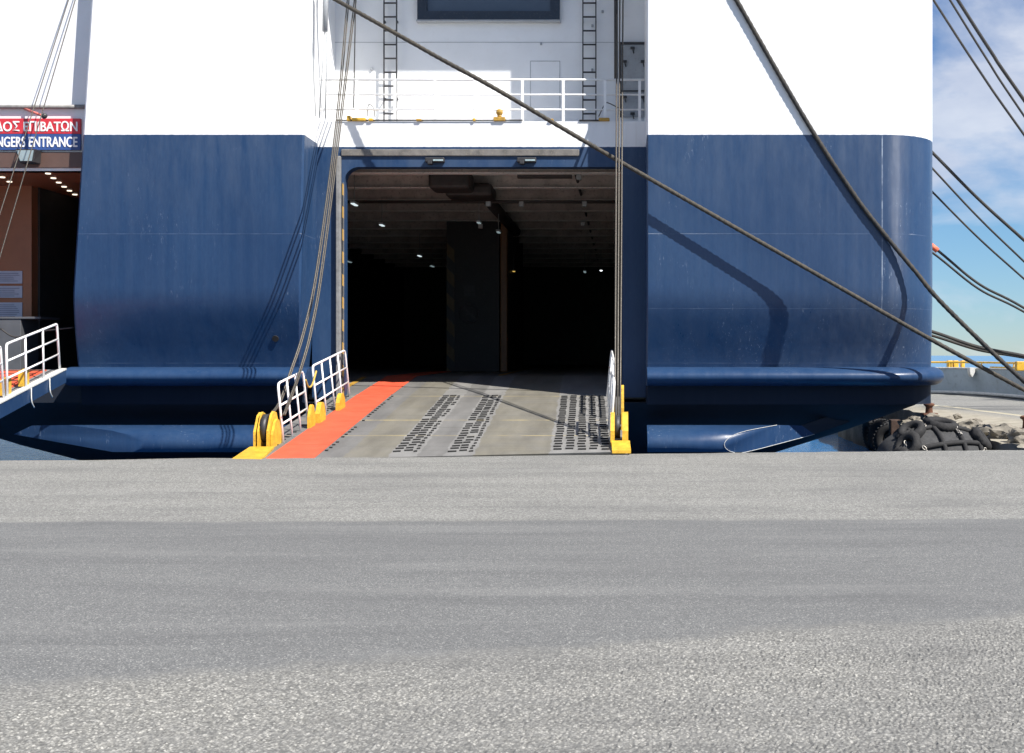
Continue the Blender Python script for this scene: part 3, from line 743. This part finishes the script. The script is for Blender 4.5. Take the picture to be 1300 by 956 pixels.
# hoist cables
def cable(a, b, r, mt='wire'):
    mm = MB(); a, b = Vector(a), Vector(b); mm.tube([a.lerp(b, k / 8) for k in range(9)], r, 7); return mm.build('hoist_cable', M[mt], ferry)
def through(b, px, py, dd, zt):         # line from b through a point seen at (px,py), up to height zt
    q = P(px, py, dd); t = (zt - b.z) / (q.z - b.z); return b + (q - b) * t
for path in (((442, 0), (427, 160), (403, 340), (386, 420), (370.5, 468), (355, 511), (339, 531)), ((451, 0), (431.5, 160), (409, 340), (395, 420), (382, 468), (371, 500), (360.5, 527))):
    for k, dd in ((-1.1, -.25), (1.1, .3)):
        ds = (27.5, 25.0 + dd, 22.62 + dd * .7, 21.7 + dd * .4, 21.2 + dd * .2, 20.7, 20.2)
        mm = MB(); mm.tube(spline([P(p[0] + k, p[1], d) for p, d in zip(path, ds)], 6), .0145, 7); mm.build('hoist_cable', M['wire'], ferry)
for (bx, px, dd) in ((-.1, 782.5, 24.8), (-.055, 786, 24.75), (-.01, 789.8, 24.85)):
    b = on(bx, 20.4, .3); q = P(px, 160, dd); cable(b, b + (q - b) * ((27.6 - b.y) / (q.y - b.y)), .017, 'wire')
b = P(782, 100, 27.0); cable(b, Vector((b.x, 27.0, 12.8)), .045, 'wire_dark')
b = P(449, 137, 26.2); cable(b, P(452.5, -60, 26.2), .014, 'wire_dark')

# ------------------------------------------------------------------ passenger bay on the left
YS = 25.5
ws = 1.65 + (VY - 192) * YS / F
m = MB(); m.box((-16, YS + .02, ws - .42), (-11.3, YS + .3, TOP)); pb = m.build('entrance_wall', M['wall_white'], ferry)
m = MB(); zz = 1.65 + (VY - 135.5) * (YS - .04) / F; m.tube([(-16, YS - .04, zz), (-11.36, YS - .04, zz)], .045, 10); m.build('pipe_ledge', M['steel'], pb)
m = MB(); m.box((-16, YS - .02, ws - .36), (-11.42, YS + .018, ws - .02), .01); m.build('fascia_beam', M['fascia'], pb)
zc = ws - .42
m = MB(); m.box((-16, YS + .05, zc), (-11.0, 34, zc + .15)); sf = m.build('soffit', M['brown'], pb)
m = MB(); m.box((-16, 27.8, 1.3), (-13.9, 28.1, zc)); m.build('entrance_panel', M['brown'], pb)
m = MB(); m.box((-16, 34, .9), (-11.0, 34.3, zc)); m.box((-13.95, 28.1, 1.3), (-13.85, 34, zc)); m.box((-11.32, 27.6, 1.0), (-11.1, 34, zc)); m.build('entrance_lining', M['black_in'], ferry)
for i in range(6):
    c = P(61 + 6.8 * i, 211 + 5.6 * i, 25.85 + .68 * i)
    mm = MB(); mm.tube([(c.x, c.y, zc - .018), (c.x, c.y, zc + .01)], .058, 14); mm.build('downlight', M['lamp_spot'], sf) if False else mm.build('downlight', M['lamp_spot'], ferry)
for i in range(2):
    c = P(3 + 9 * i, 216 + 6 * i, 26.4 + .68 * i); mm = MB(); mm.tube([(c.x, c.y, zc - .018), (c.x, c.y, zc + .01)], .058, 14); mm.build('downlight', M['lamp_spot'], ferry)
m = MB(); m.box((-16, 25.72, .6), (-11.2, 34, 1.3)); m.build('bay_sill', M['hull_shade'], ferry)
m = MB(); m.box((-16.25, 25.35, .6), (-16.005, 60, TOP)); m.build('side_wall', M['hull'], ferry)
# companionway stairs in the dark
m = MB()
for k in range(14): m.box((-12.6, 29 + .26 * k, 1.3 + .2 * k), (-11.5, 29.28 + .26 * k, 1.5 + .2 * k))
for x in (-12.65, -11.45): m.bar((x, 29, 2.2), (x, 32.9, 5.2), .06, .08)
m.build('staircase', M['dark'], ferry)
for (y0, y1) in ((344, 360), (363, 378), (384, 405)):
    A = P(-25, y0, 27.77); B = P(28, y1, 27.77); mm = MB(); mm.box((A.x, 27.775, B.z), (B.x, 27.795, A.z)); nt_ = mm.build('notice', M['sheet'], ferry)
    mm = MB(); z = A.z - .05
    while z > B.z + .04:
        mm.box((A.x + .06, 27.768, z - .012), (B.x - .06 - random.random() * .15, 27.7745, z)); z -= .045
    mm.build('print', M['print'], nt_)
A = P(-20, 405, 26.4); B = P(52, 452, 26.4)
m = MB(); m.box((A.x, 26.4, 1.3), (B.x - .45, 27.2, A.z), .01); m.box((A.x, 26.38, A.z), (B.x, 27.3, A.z + .05), .01); m.build('locker', M['grey_box'], ferry)
# sign floodlight on the fascia
c = P(35, 199, YS - .2)
m = MB(); m.hexa([(c.x - .15, YS - .25, c.z - .13), (c.x + .15, YS - .25, c.z - .13), (c.x + .2, YS - .03, c.z - .13), (c.x - .2, YS - .03, c.z - .13), (c.x - .22, YS - .3, c.z + .15), (c.x + .22, YS - .3, c.z + .15), (c.x + .22, YS - .03, c.z + .16), (c.x - .22, YS - .03, c.z + .16)], .015)
fl = m.build('floodlight', M['dark'], ferry)
m = MB(); m.hexa([(c.x - .12, YS - .275, c.z - .1), (c.x + .12, YS - .275, c.z - .1), (c.x + .12, YS - .25, c.z - .1), (c.x - .12, YS - .25, c.z - .1), (c.x - .18, YS - .315, c.z + .12), (c.x + .18, YS - .315, c.z + .12), (c.x + .18, YS - .29, c.z + .12), (c.x - .18, YS - .29, c.z + .12)]); m.build('lens', M['glass'], fl)
m = MB(); a, b = P(31, 138, YS - .03), P(54, 147, 24.95); m.tube([a, b], .028, 8); 
for k in (0, 1): pass
ar = m.build('lamp_arm', M['arm_red'], ferry)
m = MB(); c = P(56.5, 147, 24.92); bmesh.ops.create_icosphere(m.bm, subdivisions=2, radius=.06, matrix=Matrix.Translation(c)); m.tube([c, c + Vector((-.02, -.03, -.04))], .05, 8); m.build('lamp_head', M['dark'], ar)
for (a, b) in (((95.5, 0), (2, 319)), ((87, 0), (0, 271))):
    p, q = P(a[0], a[1], 25.0), P(b[0], b[1], 23.6); d = q - p; cable(p - d * .6, q + d * .45, .011, 'wire')
# left passenger ramp
def LP(s, u, h=0):                      # s metres down the ramp from the hinge, u metres to its left
    return Vector((-11.72 + .12 * s - u, 24.86 - .985 * s, 1.33 - .165 * s + h))
def lbox(m_, s0, s1, u0, u1, h0, h1):
    m_.hexa([LP(s1, u1, h0), LP(s1, u0, h0), LP(s0, u0, h0), LP(s0, u1, h0), LP(s1, u1, h1), LP(s1, u0, h1), LP(s0, u0, h1), LP(s0, u1, h1)])
m = MB(); lbox(m, 0, 8, .02, 2.6, -.05, 0); pr = m.build('passenger_ramp', M['steel'], ferry)
m = MB(); lbox(m, 0, 5.2, -.02, .05, -.27, .0); m.build('side_beam', M['navy'], pr)
m = MB(); lbox(m, 5.2, 8.05, -.02, .05, -.2, .0); lbox(m, 0, 5.2, -.03, .12, .001, .03); m.build('edge_strip', M['pale'], pr)
m = MB(); s = .1
while s < 7.9: lbox(m, s, s + .55, .35, 2.3, .004, .014); s += .57
m.build('walkway_strip', M['red'], pr)
m = MB(); lbox(m, 0, 8, 2.5, 2.6, .002, .14); m.build('kerb', M['yellow'], pr)
m = MB(); s = .2
while s < 7.9: lbox(m, s, s + .03, .4, 2.25, .015, .03); s += .38
m.build('tread_bars', M['rust'], pr)
def lrail(s0, s1, n):
    mm = MB(); H = 1.0; u = .06; k = -.12
    def q(s, h): return LP(s + k * h * 0, u + .02 * h, h)
    s0t = s0 + .12
    top = [q(s0, 0), q(s0t, .93)] + spline([q(s0t, .93), q(s0t + .03, .99), q(s0t + .12, 1.0)], 4)[1:] + spline([q(s1 - .12, 1.0), q(s1 - .03, .99), q(s1, .93)], 4) + [q(s1, 0)]
    mm.tube(top, .024, 8)
    for h in (.68, .36): mm.tube([q(s0 + .12 * h, h), q(s1, h)], .02, 8)
    for j in range(1, n - 1):
        s = s0 + (s1 - s0) * j / (n - 1); mm.tube([q(s, 0), q(s, 1.0)], .02, 8)
    return mm.build('railing', M['rail'], pr)
lrail(.15, 2.95, 4); lrail(3.1, 5.9, 4)
for s in (1.75, 2.65):
    mm = MB(); lbox(mm, s, s + .12, .1, .22, .03, .33); lbox(mm, s + .14, s + .26, .1, .22, .03, .33); mm.build('cable_bracket', M['yellow'], pr)
for s in (1.0, 2.0):
    mm = MB(); mm.tube(spline([LP(s, -.03, .0), LP(s + .03, -.05, -.25), LP(s - .1, -.05, -.4)], 5), .012, 6); mm.build('lashing', M['pale'], pr)
m = MB(); m.tube(spline([P(93, 416, 25.6), P(50, 421, 25.6), P(20, 428, 25.6), P(0, 417, 25.6)], 6), .018, 6); m.build('hand_rope', M['wire_dark'], ferry)

# entrance sign (hung on the wall)
sx1 = P(104, 0, YS - .02).x - .02; sx0 = sx1 - 2.55
zt, zm, zb = [1.65 + (VY - y) * YS / F for y in (151, 170.5, 191)]
sign = empty('entrance_sign', ((sx0 + sx1) / 2, YS - .03, zb), 'red and blue passengers entrance sign in Greek and English above the side doorway', 'sign')
m = MB(); m.box((sx0, YS - .055, zm), (sx1, YS + .015, zt), .006); m.build('red_panel', M['sign_red'], sign)
m = MB(); m.box((sx0, YS - .055, zb), (sx1, YS + .015, zm - .004), .006); m.build('blue_panel', M['sign_blue'], sign)
hh = .215
text_faces('EIΣOΔOΣ EΠIBATΩN', 2.3, hh, (sx1 - 2.36, YS - .056, zm + .055), M['letter'], 'lettering', sign, .0065)
text_faces('PASSENGERS ENTRANCE', 2.27, hh, (sx1 - 2.33, YS - .056, zb + .065), M['letter'], 'lettering', sign, .0065)

# ------------------------------------------------------------------ mooring ropes
def rope(pts, r, label, mt='rope', n=10, group=None, twist=True):
    mm = MB()
    if r < .04 or n < 10: mm.tube(spline(pts, n), r, 9)
    else:
        raw = spline(pts, 40); cur = [raw[0]]; acc = 0; step = .035; S = [0]
        for a, b in zip(raw, raw[1:]):
            L = (b - a).length; d = step - acc
            while d <= L:
                cur.append(a.lerp(b, d / L)); S.append(S[-1] + step); d += step
            acc = L - (d - step)
        nn = 14; rings = []; prev = None
        for i, p in enumerate(cur):
            t = (cur[min(i + 1, len(cur) - 1)] - cur[max(i - 1, 0)]).normalized()
            u = t.cross(Vector((0, 0, 1))).normalized() if prev is None else (prev - t * prev.dot(t)).normalized()
            prev = u; w = t.cross(u); ph = S[i] * 2 * PI / .42; fz = .004 * mnoise.noise(p * 9)
            rings.append([p + (u * math.cos(a) + w * math.sin(a)) * (r * (.9 + .16 * abs(math.cos(1.5 * (a - ph)))) + fz) for a in [2 * PI * k / nn for k in range(nn)]])
        mm.loft(rings, True, True, True)
    return tag(mm.build('mooring_rope', M[mt], None, None, 'base'), label, 'mooring rope', group)
rope([P(400, -15, 26.15), P(425, -1, 25.7), P(514, 49, 25.02), P(560, 75, 24.78), P(633, 115, 24.66), P(740, 178, 24.65), P(845, 238.5, 24.66), P(1034, 346.5, 24.6), P(1182, 431, 24.55), P(1300, 495, 24.5), P(1378, 536, 24.4)], .045, 'long brown mooring rope slanting right across the open stern doorway', 'rope')
rope([P(905, -52, 24.97), P(935, 0, 24.952), P(1021.5, 150, 24.952), P(1085, 248, 24.952), P(1125, 300, 24.94), P(1160, 342, 24.88), P(1200, 389, 24.72), P(1300, 484, 24.15), P(1392, 556, 23.5)], .047, 'thick black mooring rope running down over the rounded corner of the right stern block', 'rope_blk')
def side_rope(ax, ay, bx, by, d, r, label, sag=2, mt='rope_blk', group=None):
    g = (by - ay) / (bx - ax)
    pts = [P(ax - 70, ay - 70 * g * 1.05, d), P(ax, ay, d), P((ax + bx) / 2, (ay + by) / 2 + sag, d), P(bx, by, d)]
    ye = VY + (EYE - 1.12) * F / d; pts.append(P(bx + max(30, (ye - by) / (g * .93)), ye, d))
    return rope(pts, r, label, mt, 8, group)
side_rope(1185, 0, 1300, 171, 33, .034, 'lowest of the three dark lines crossing the top right sky', 3)
side_rope(1206, 0, 1300, 147, 33.5, .032, 'middle of the three dark lines crossing the top right sky', 2)
side_rope(1216, 0, 1300, 127, 34, .05, 'topmost doubled line crossing the upper right corner of sky', 2)
side_rope(1182, 192, 1300, 305, 34, .045, 'thicker dark line leaving the ship just below its white paint', 3)
side_rope(1182, 212, 1300, 332, 34.5, .03, 'thin dark line below the thicker one under the white paint', 3)
side_rope(1182, 242, 1300, 354, 35, .03, 'thin dark line reaching the hull lowest of the slanting three', 3)
side_rope(1184, 313, 1300, 391, 36, .04, 'drooping rope with an orange eye at the hull', 8)
side_rope(1184, 321, 1300, 396, 36.3, .035, 'drooping rope hanging just under the orange eyed one', 8)
side_rope(1183, 421, 1300, 452, 37, .055, 'flat drooping rope above the yellow railing of the grey vessel', 4)
side_rope(1183, 426, 1300, 454, 37.3, .045, 'lower partner of the flat drooping rope above the yellow railing', 4)
m = MB(); c = P(1186, 314.5, 35.9); m.tube([c + Vector((-.12, 0, .09)), c + Vector((.1, 0, -.09))], .085, 10); e_ = m.build('rope_sleeve', M['buoy'], None, None, 'base')
tag(e_, 'orange sleeve on the drooping rope beside the hull', 'rope sleeve')

# bollards
def make_bollard(loc, label, mt, s=1.0):
    r = empty('bollard', loc, label, 'bollard')
    mm = MB(); prof = [(.26, 0), (.26, .04), (.17, .06), (.15, .3), (.17, .36), (.24, .4), (.25, .46), (.2, .5), (.08, .52)]
    rings = [[(a * s * math.cos(2 * PI * k / 20), a * s * math.sin(2 * PI * k / 20), z * s) for k in range(20)] for a, z in prof]
    mm.loft(rings); o = mm.build('post', mt, None, 35); o.parent = r
    mm = MB(); mm.box((-.33 * s, -.33 * s, -.02), (.33 * s, .33 * s, .035), .01); o = mm.build('base_plate', mt); o.parent = r
    return r
b1 = make_bollard((9.7, 24.5, 0), 'rusty bollard at the far right holding the long brown rope', M['rust'])
copy_tree(b1, (9.45, 23.35, 0), 'rusty bollard at the far right holding the thick black rope')
b3 = make_bollard((8.62, 33.2, -.03), 'small rusty bollard on the pale pier edge right beside the ferry corner', M['rust'], .62)
copy_tree(b3, (8.98, 26.2, -.02), 'small rusty bollard on the pale lip at the right edge of the photo')

# fender with chain net and tyres
fc = Vector((6.15, 23.4, -.56))
fen = empty('fender', (fc.x, fc.y, -1.6), 'big black floating fender wrapped in chains and tyres behind the quay edge', 'fender')
mm = MB(); rings = []
ax = Vector((.93, .25, 0)).normalized(); sd = Vector((-.25, .93, 0)).normalized()
for k in range(1, 24):
    t = PI * k / 24; x = -1.15 * math.cos(t); r = .8 * (math.sin(t) ** .62)
    rings.append([fc + ax * x + sd * (r * math.cos(a)) + Vector((0, 0, r * math.sin(a))) for a in [2 * PI * j / 28 for j in range(28)]])
mm.loft(rings); mm.build('body', M['rubber2'], fen, 50)
def fsurf(x, a, k=1.03):
    t = math.acos(max(-1, min(1, -x / 1.15))); r = .8 * (math.sin(t) ** .62) * k
    return fc + ax * x + sd * (-r * math.cos(a)) + Vector((0, 0, r * math.sin(a)))
def strap(x0, a0, x1, a1, mt='rubber', r=.05):
    mm = MB(); mm.tube([fsurf(x0 + (x1 - x0) * k / 12, a0 + (a1 - a0) * k / 12) for k in range(13)], r, 8); mm.build('strap', M[mt], fen)
for x in (-.62, -.15, .3, .7): strap(x, -.4, x + .03, 2.4)
strap(-.95, .55, .95, .75); strap(-.9, 1.25, .9, 1.35)
def chain(p0, p1, n, parent):
    mm = MB()
    for k in range(n):
        t = (k + .5) / n; c = p0.lerp(p1, t) - Vector((0, .02, .05 * math.sin(PI * t))); d = (p1 - p0).normalized()
        u = d.orthogonal().normalized(); w = d.cross(u); nn = (u + w * .4 if k % 2 else w - u * .4).normalized(); side = d.cross(nn)
        l = (p1 - p0).length / n * .72
        mm.tube([c + d * (l * math.cos(a)) + side * (.028 * math.sin(a)) for a in [2 * PI * j / 10 for j in range(11)]], .011, 5)
    mm.build('chain', M['chain'], parent)
chain(fsurf(-.6, .6, 1.12), fsurf(-.25, .1, 1.12), 8, fen); chain(fsurf(.32, 1.2, 1.1), fsurf(.3, .9, 1.12), 6, fen)
chain(fsurf(.15, .1, 1.12), fsurf(.72, .5, 1.12), 10, fen); chain(fsurf(-.85, .9, 1.12), fsurf(-.9, .2, 1.12), 8, fen); chain(fsurf(.75, .55, 1.12), fsurf(.95, .1, 1.12), 7, fen)
chain(fsurf(-.55, 1.0, 1.14), fsurf(-.3, 1.3, 1.12), 6, fen); chain(fsurf(.95, .7, 1.14), fsurf(1.05, .2, 1.1), 6, fen)
for (x, a, s, tl) in ((.12, 1.45, .25, (.12, -.2, 1)), (-.6, 1.25, .2, (-.4, -.4, .8)), (-.82, .75, .21, (-.7, -.5, .5)), (.85, .95, .19, (.75, -.3, .6)), (-.98, .3, .2, (-.8, -.6, .1))):
    mm = MB(); cc = fsurf(x, a, 1.05); ax_ = Vector(tl).normalized(); mm.torus(cc, tl, s, .08, 44, 12, 1.15)
    for vv in mm.bm.verts:
        q = vv.co - cc; rad = (q - ax_ * q.dot(ax_)); ang = math.atan2(rad.dot(ax_.orthogonal()), rad.dot(ax_.cross(ax_.orthogonal())))
        vv.co += rad.normalized() * (.012 * (1 if math.sin(ang * 22) > 0 else -1) * (1 if rad.length > s else 0) + .02 * mnoise.noise(q * 4 + cc))
    mm.build('tyre', M['rubber'], fen)
# tyres hanging on the pier wall under the hull
def make_tyre(loc, rot, label):
    r = empty('tyre', loc, label, 'tyre', 'tyres hanging on the pier wall'); r.rotation_euler = rot
    mm = MB(); mm.torus((0, 0, 0), (1, 0, 0), .4, .15, 36, 12, .85); o = mm.build('casing', M['rubber']); o.parent = r
    mm = MB()
    for k in range(30):
        a = 2 * PI * k / 30; d = Vector((0, math.cos(a), math.sin(a))); t = Vector((0, -math.sin(a), math.cos(a)))
        mm.bar(d * .545 + Vector((-.1, 0, 0)), d * .552 + t * .03, .03, .03); mm.bar(d * .552 + t * .03, d * .545 + Vector((.1, 0, 0)), .03, .03)
    o = mm.build('tread', M['rubber2']); o.parent = r
    return r
t0 = make_tyre((8.2, 37.5, -.95), (0, .1, .5), 'tyre on the pier wall showing its treads beneath the ferry hull')
copy_tree(t0, (8.25, 36.2, -1.0), 'tyre on the pier wall nearest the big black fender', (.1, .05, 1.1))
copy_tree(t0, (8.3, 39.6, -1.0), 'tyre on the pier wall deepest in the shade under the hull', (0, -.1, .1))
mm = MB(); mm.box((8.05, 35.3, -2.2), (8.35, 35.6, -.15), .02); mm.box((8.15, 38.5, -2.2), (8.45, 38.75, -.2), .02)
# two timbers are two things
mm.bm.free()
for (x, y) in ((8.02, 35.3), (8.2, 38.5)):
    mm = MB(); mm.box((x, y, -2.4), (x + .3, y + .28, -.3), .03)
    tag(mm.build('fender_timber', M['old_wood'], None, None, 'base'), 'dark brown timber on the pier wall %s the treaded tyre' % ('left of' if y > 37 else 'right of'), 'timber')
# concrete lumps
spots = [(1186, 531, .16), (1205, 533, .12), (1232, 541, .2), (1247, 546, .14), (1258, 548, .22), (1266, 545, .12), (1275, 552, .26), (1288, 553, .16), (1297, 556, .22), (1215, 529, .09), (1240, 535, .1), (1282, 545, .1), (1160, 534, .15), (1148, 538, .12)]
place = ['under the ferry corner', 'right behind the fender top', 'above the fender chains', 'right of the fender', 'at the fender end', 'behind the biggest lump', 'before the pale lip', 'near the right frame edge', 'at the right frame edge', 'on the open pale lip', 'uphill on the pale lip', 'uphill of the big lump', 'left of the small bollard', 'leftmost under the hull']
for i, (px, py, s) in enumerate(spots):
    d = 1500 * 1.62 / (py - VY); c = P(px, py, d); mm = MB()
    bmesh.ops.create_icosphere(mm.bm, subdivisions=3, radius=1)
    for v in mm.bm.verts:
        q = v.co.copy(); k = 1 + .55 * mnoise.noise(q * 1.3 + Vector((i * 7, 0, 0))) + .34 * mnoise.noise(q * 3.5 + Vector((i * 3, 5, 0)))
        v.co = Vector((q.x * 1.3, q.y, q.z * .75)) * k * s
    size = 'large' if s >= .2 else ('mid sized' if s > .12 else 'small')
    o = mm.build('concrete_lump', M['lump'], None, 25); o.location = c
    tag(o, '%s broken %s lump %s' % (size, 'concrete', place[i]), 'rubble', 'lumps along the crumbled pier lip')

# ------------------------------------------------------------------ grey vessel beyond the pier
ves = empty('moored_vessel', (13, 50, WATER), 'low grey steel vessel with yellow pipe railing beyond the pier', 'vessel')
line = spline([(6.5, 49.2, 0), (9.5, 50.0, 0), (12.3, 49.9, 0), (13.7, 48.9, 0), (14.5, 46.5, 0), (14.85, 41.5, 0), (15.1, 30, 0), (15.4, 10, 0)], 8)
def offs(i, d):
    a = line[max(0, i - 1)]; b = line[min(len(line) - 1, i + 1)]; t = (b - a).normalized(); n = Vector((-t.y, t.x, 0)); return line[i] + n * d
m = MB(); rings = []
for i in range(len(line)):
    p, q, r_ = offs(i, .12), offs(i, 0), offs(i, 2.5)
    rings.append([(p.x, p.y, -1.9), (p.x, p.y, .0), (q.x, q.y, 1.08), (r_.x, r_.y, 1.08), (r_.x, r_.y, -1.9)])
m.loft(rings); m.build('hull', M['grey_hull'], ves, 40)
m = MB(); m.tube([offs(i, .07) + Vector((0, 0, .07)) for i in range(len(line))], .085, 6); m.build('fender_strip', M['pale'], ves)
m = MB(); m.tube([offs(i, .0) + Vector((0, 0, 1.09)) for i in range(len(line))], .035, 6); m.build('gunwale', M['pale'], ves)
m = MB(); m.tube([offs(i, .5) + Vector((0, 0, 1.32)) for i in range(len(line))], .04, 8); m.tube([offs(i, .45) + Vector((0, 0, 1.13)) for i in range(30, len(line))], .045, 6)
for i in range(4, len(line), 6):
    p = offs(i, .5); m.tube([p + Vector((0, 0, 1.08)), p + Vector((0, 0, 1.32))], .025, 6)
m.build('railing', M['yellow'], ves)
for (px, w) in ((1206.5, .1), (1214, .1), (1223, .07), (1298, .2)):
    d = 49.7 if px < 1290 else 42.5; c = P(px, 475, d); mm = MB(); mm.box((c.x - w, c.y, 1.06), (c.x + w, c.y + .25, 1.4), .02); mm.build('bitt', M['yellow'], ves)
c = P(1234.5, 470, 47.5); m = MB(); m.prism([(c.x - .1, c.y, c.z + .1), (c.x + .12, c.y, c.z + .1), (c.x + .1, c.y, c.z - .15), (c.x, c.y, c.z - .28), (c.x - .08, c.y, c.z - .15)], (0, .4, 0)); m.build('eye_plate', M['pale'], ves)

# ------------------------------------------------------------------ light, sky, camera
EL, AZ = math.radians(48), math.radians(50)
to_sun = Vector((math.sin(AZ) * math.cos(EL), -math.cos(AZ) * math.cos(EL), math.sin(EL)))
sl = bpy.data.lights.new('sun', 'SUN'); sl.energy = 5.0; sl.angle = math.radians(.53); sl.color = (1, .95, .88)
so = bpy.data.objects.new('sun', sl); COL.objects.link(so); so.location = (30, -20, 40)
so.rotation_euler = to_sun.to_track_quat('Z', 'Y').to_euler()
w = bpy.data.worlds.new('World'); sc.world = w; w.use_nodes = True; nt = w.node_tree; nt.nodes.clear()
out = N(nt, 'ShaderNodeOutputWorld'); bg = N(nt, 'ShaderNodeBackground'); nt.links.new(bg.outputs[0], out.inputs[0])
sky = N(nt, 'ShaderNodeTexSky'); sky.sky_type = 'NISHITA'; sky.sun_disc = False
sky.sun_elevation = EL; sky.sun_rotation = PI - AZ; sky.altitude = 0; sky.air_density = 1.0; sky.dust_density = .0; sky.ozone_density = 3.0
tc = N(nt, 'ShaderNodeTexCoord'); mp = N(nt, 'ShaderNodeMapping'); mp.inputs['Scale'].default_value = (3.2, 3.2, 7.5); mp.inputs['Location'].default_value = (1.3, .4, .5)
nt.links.new(tc.outputs['Generated'], mp.inputs[0])
cl = noise(nt, mp.outputs[0], 1.5, 7, .55, .3)
cm = ramp(nt, cl, [(.44, 0), (.62, 1)])
ccol = ramp(nt, noise(nt, mp.outputs[0], 2.6, 5), [(.35, (7.0, 7.6, 9.2)), (.7, (10.5, 10.8, 11.4))])
zz_ = sep(nt, tc.outputs['Generated'])[2]
blue = mix(nt, 1.0, sky.outputs[0], ramp(nt, zz_, [(0, (.62, .82, 1.0)), (.1, (.66, .9, 1.0)), (.45, (.8, .9, 1.0))]), 'MULTIPLY')
blue = mix(nt, 1.0, blue, (1.18, 1.18, 1.34), 'MULTIPLY')
col = mix(nt, mth(nt, 'MULTIPLY', cm, .75), blue, ccol)
nt.links.new(col, bg.inputs[0]); bg.inputs[1].default_value = .05

cam = bpy.data.cameras.new('camera'); co = bpy.data.objects.new('camera', cam); COL.objects.link(co); sc.camera = co
co.location = (0, 0, EYE); co.rotation_euler = (PI / 2, 0, 0)
cam.sensor_width = 36; cam.lens = F / 1300 * 36; cam.clip_end = 6000
cam.shift_x = (650 - VX) / 1300; cam.shift_y = -(478 - VY) / 1300
vs = sc.view_settings; vs.view_transform = 'Standard'; vs.look = 'None'; vs.exposure = .82; vs.gamma = 1; vs.use_curve_mapping = False
sc.cycles.max_bounces = 8
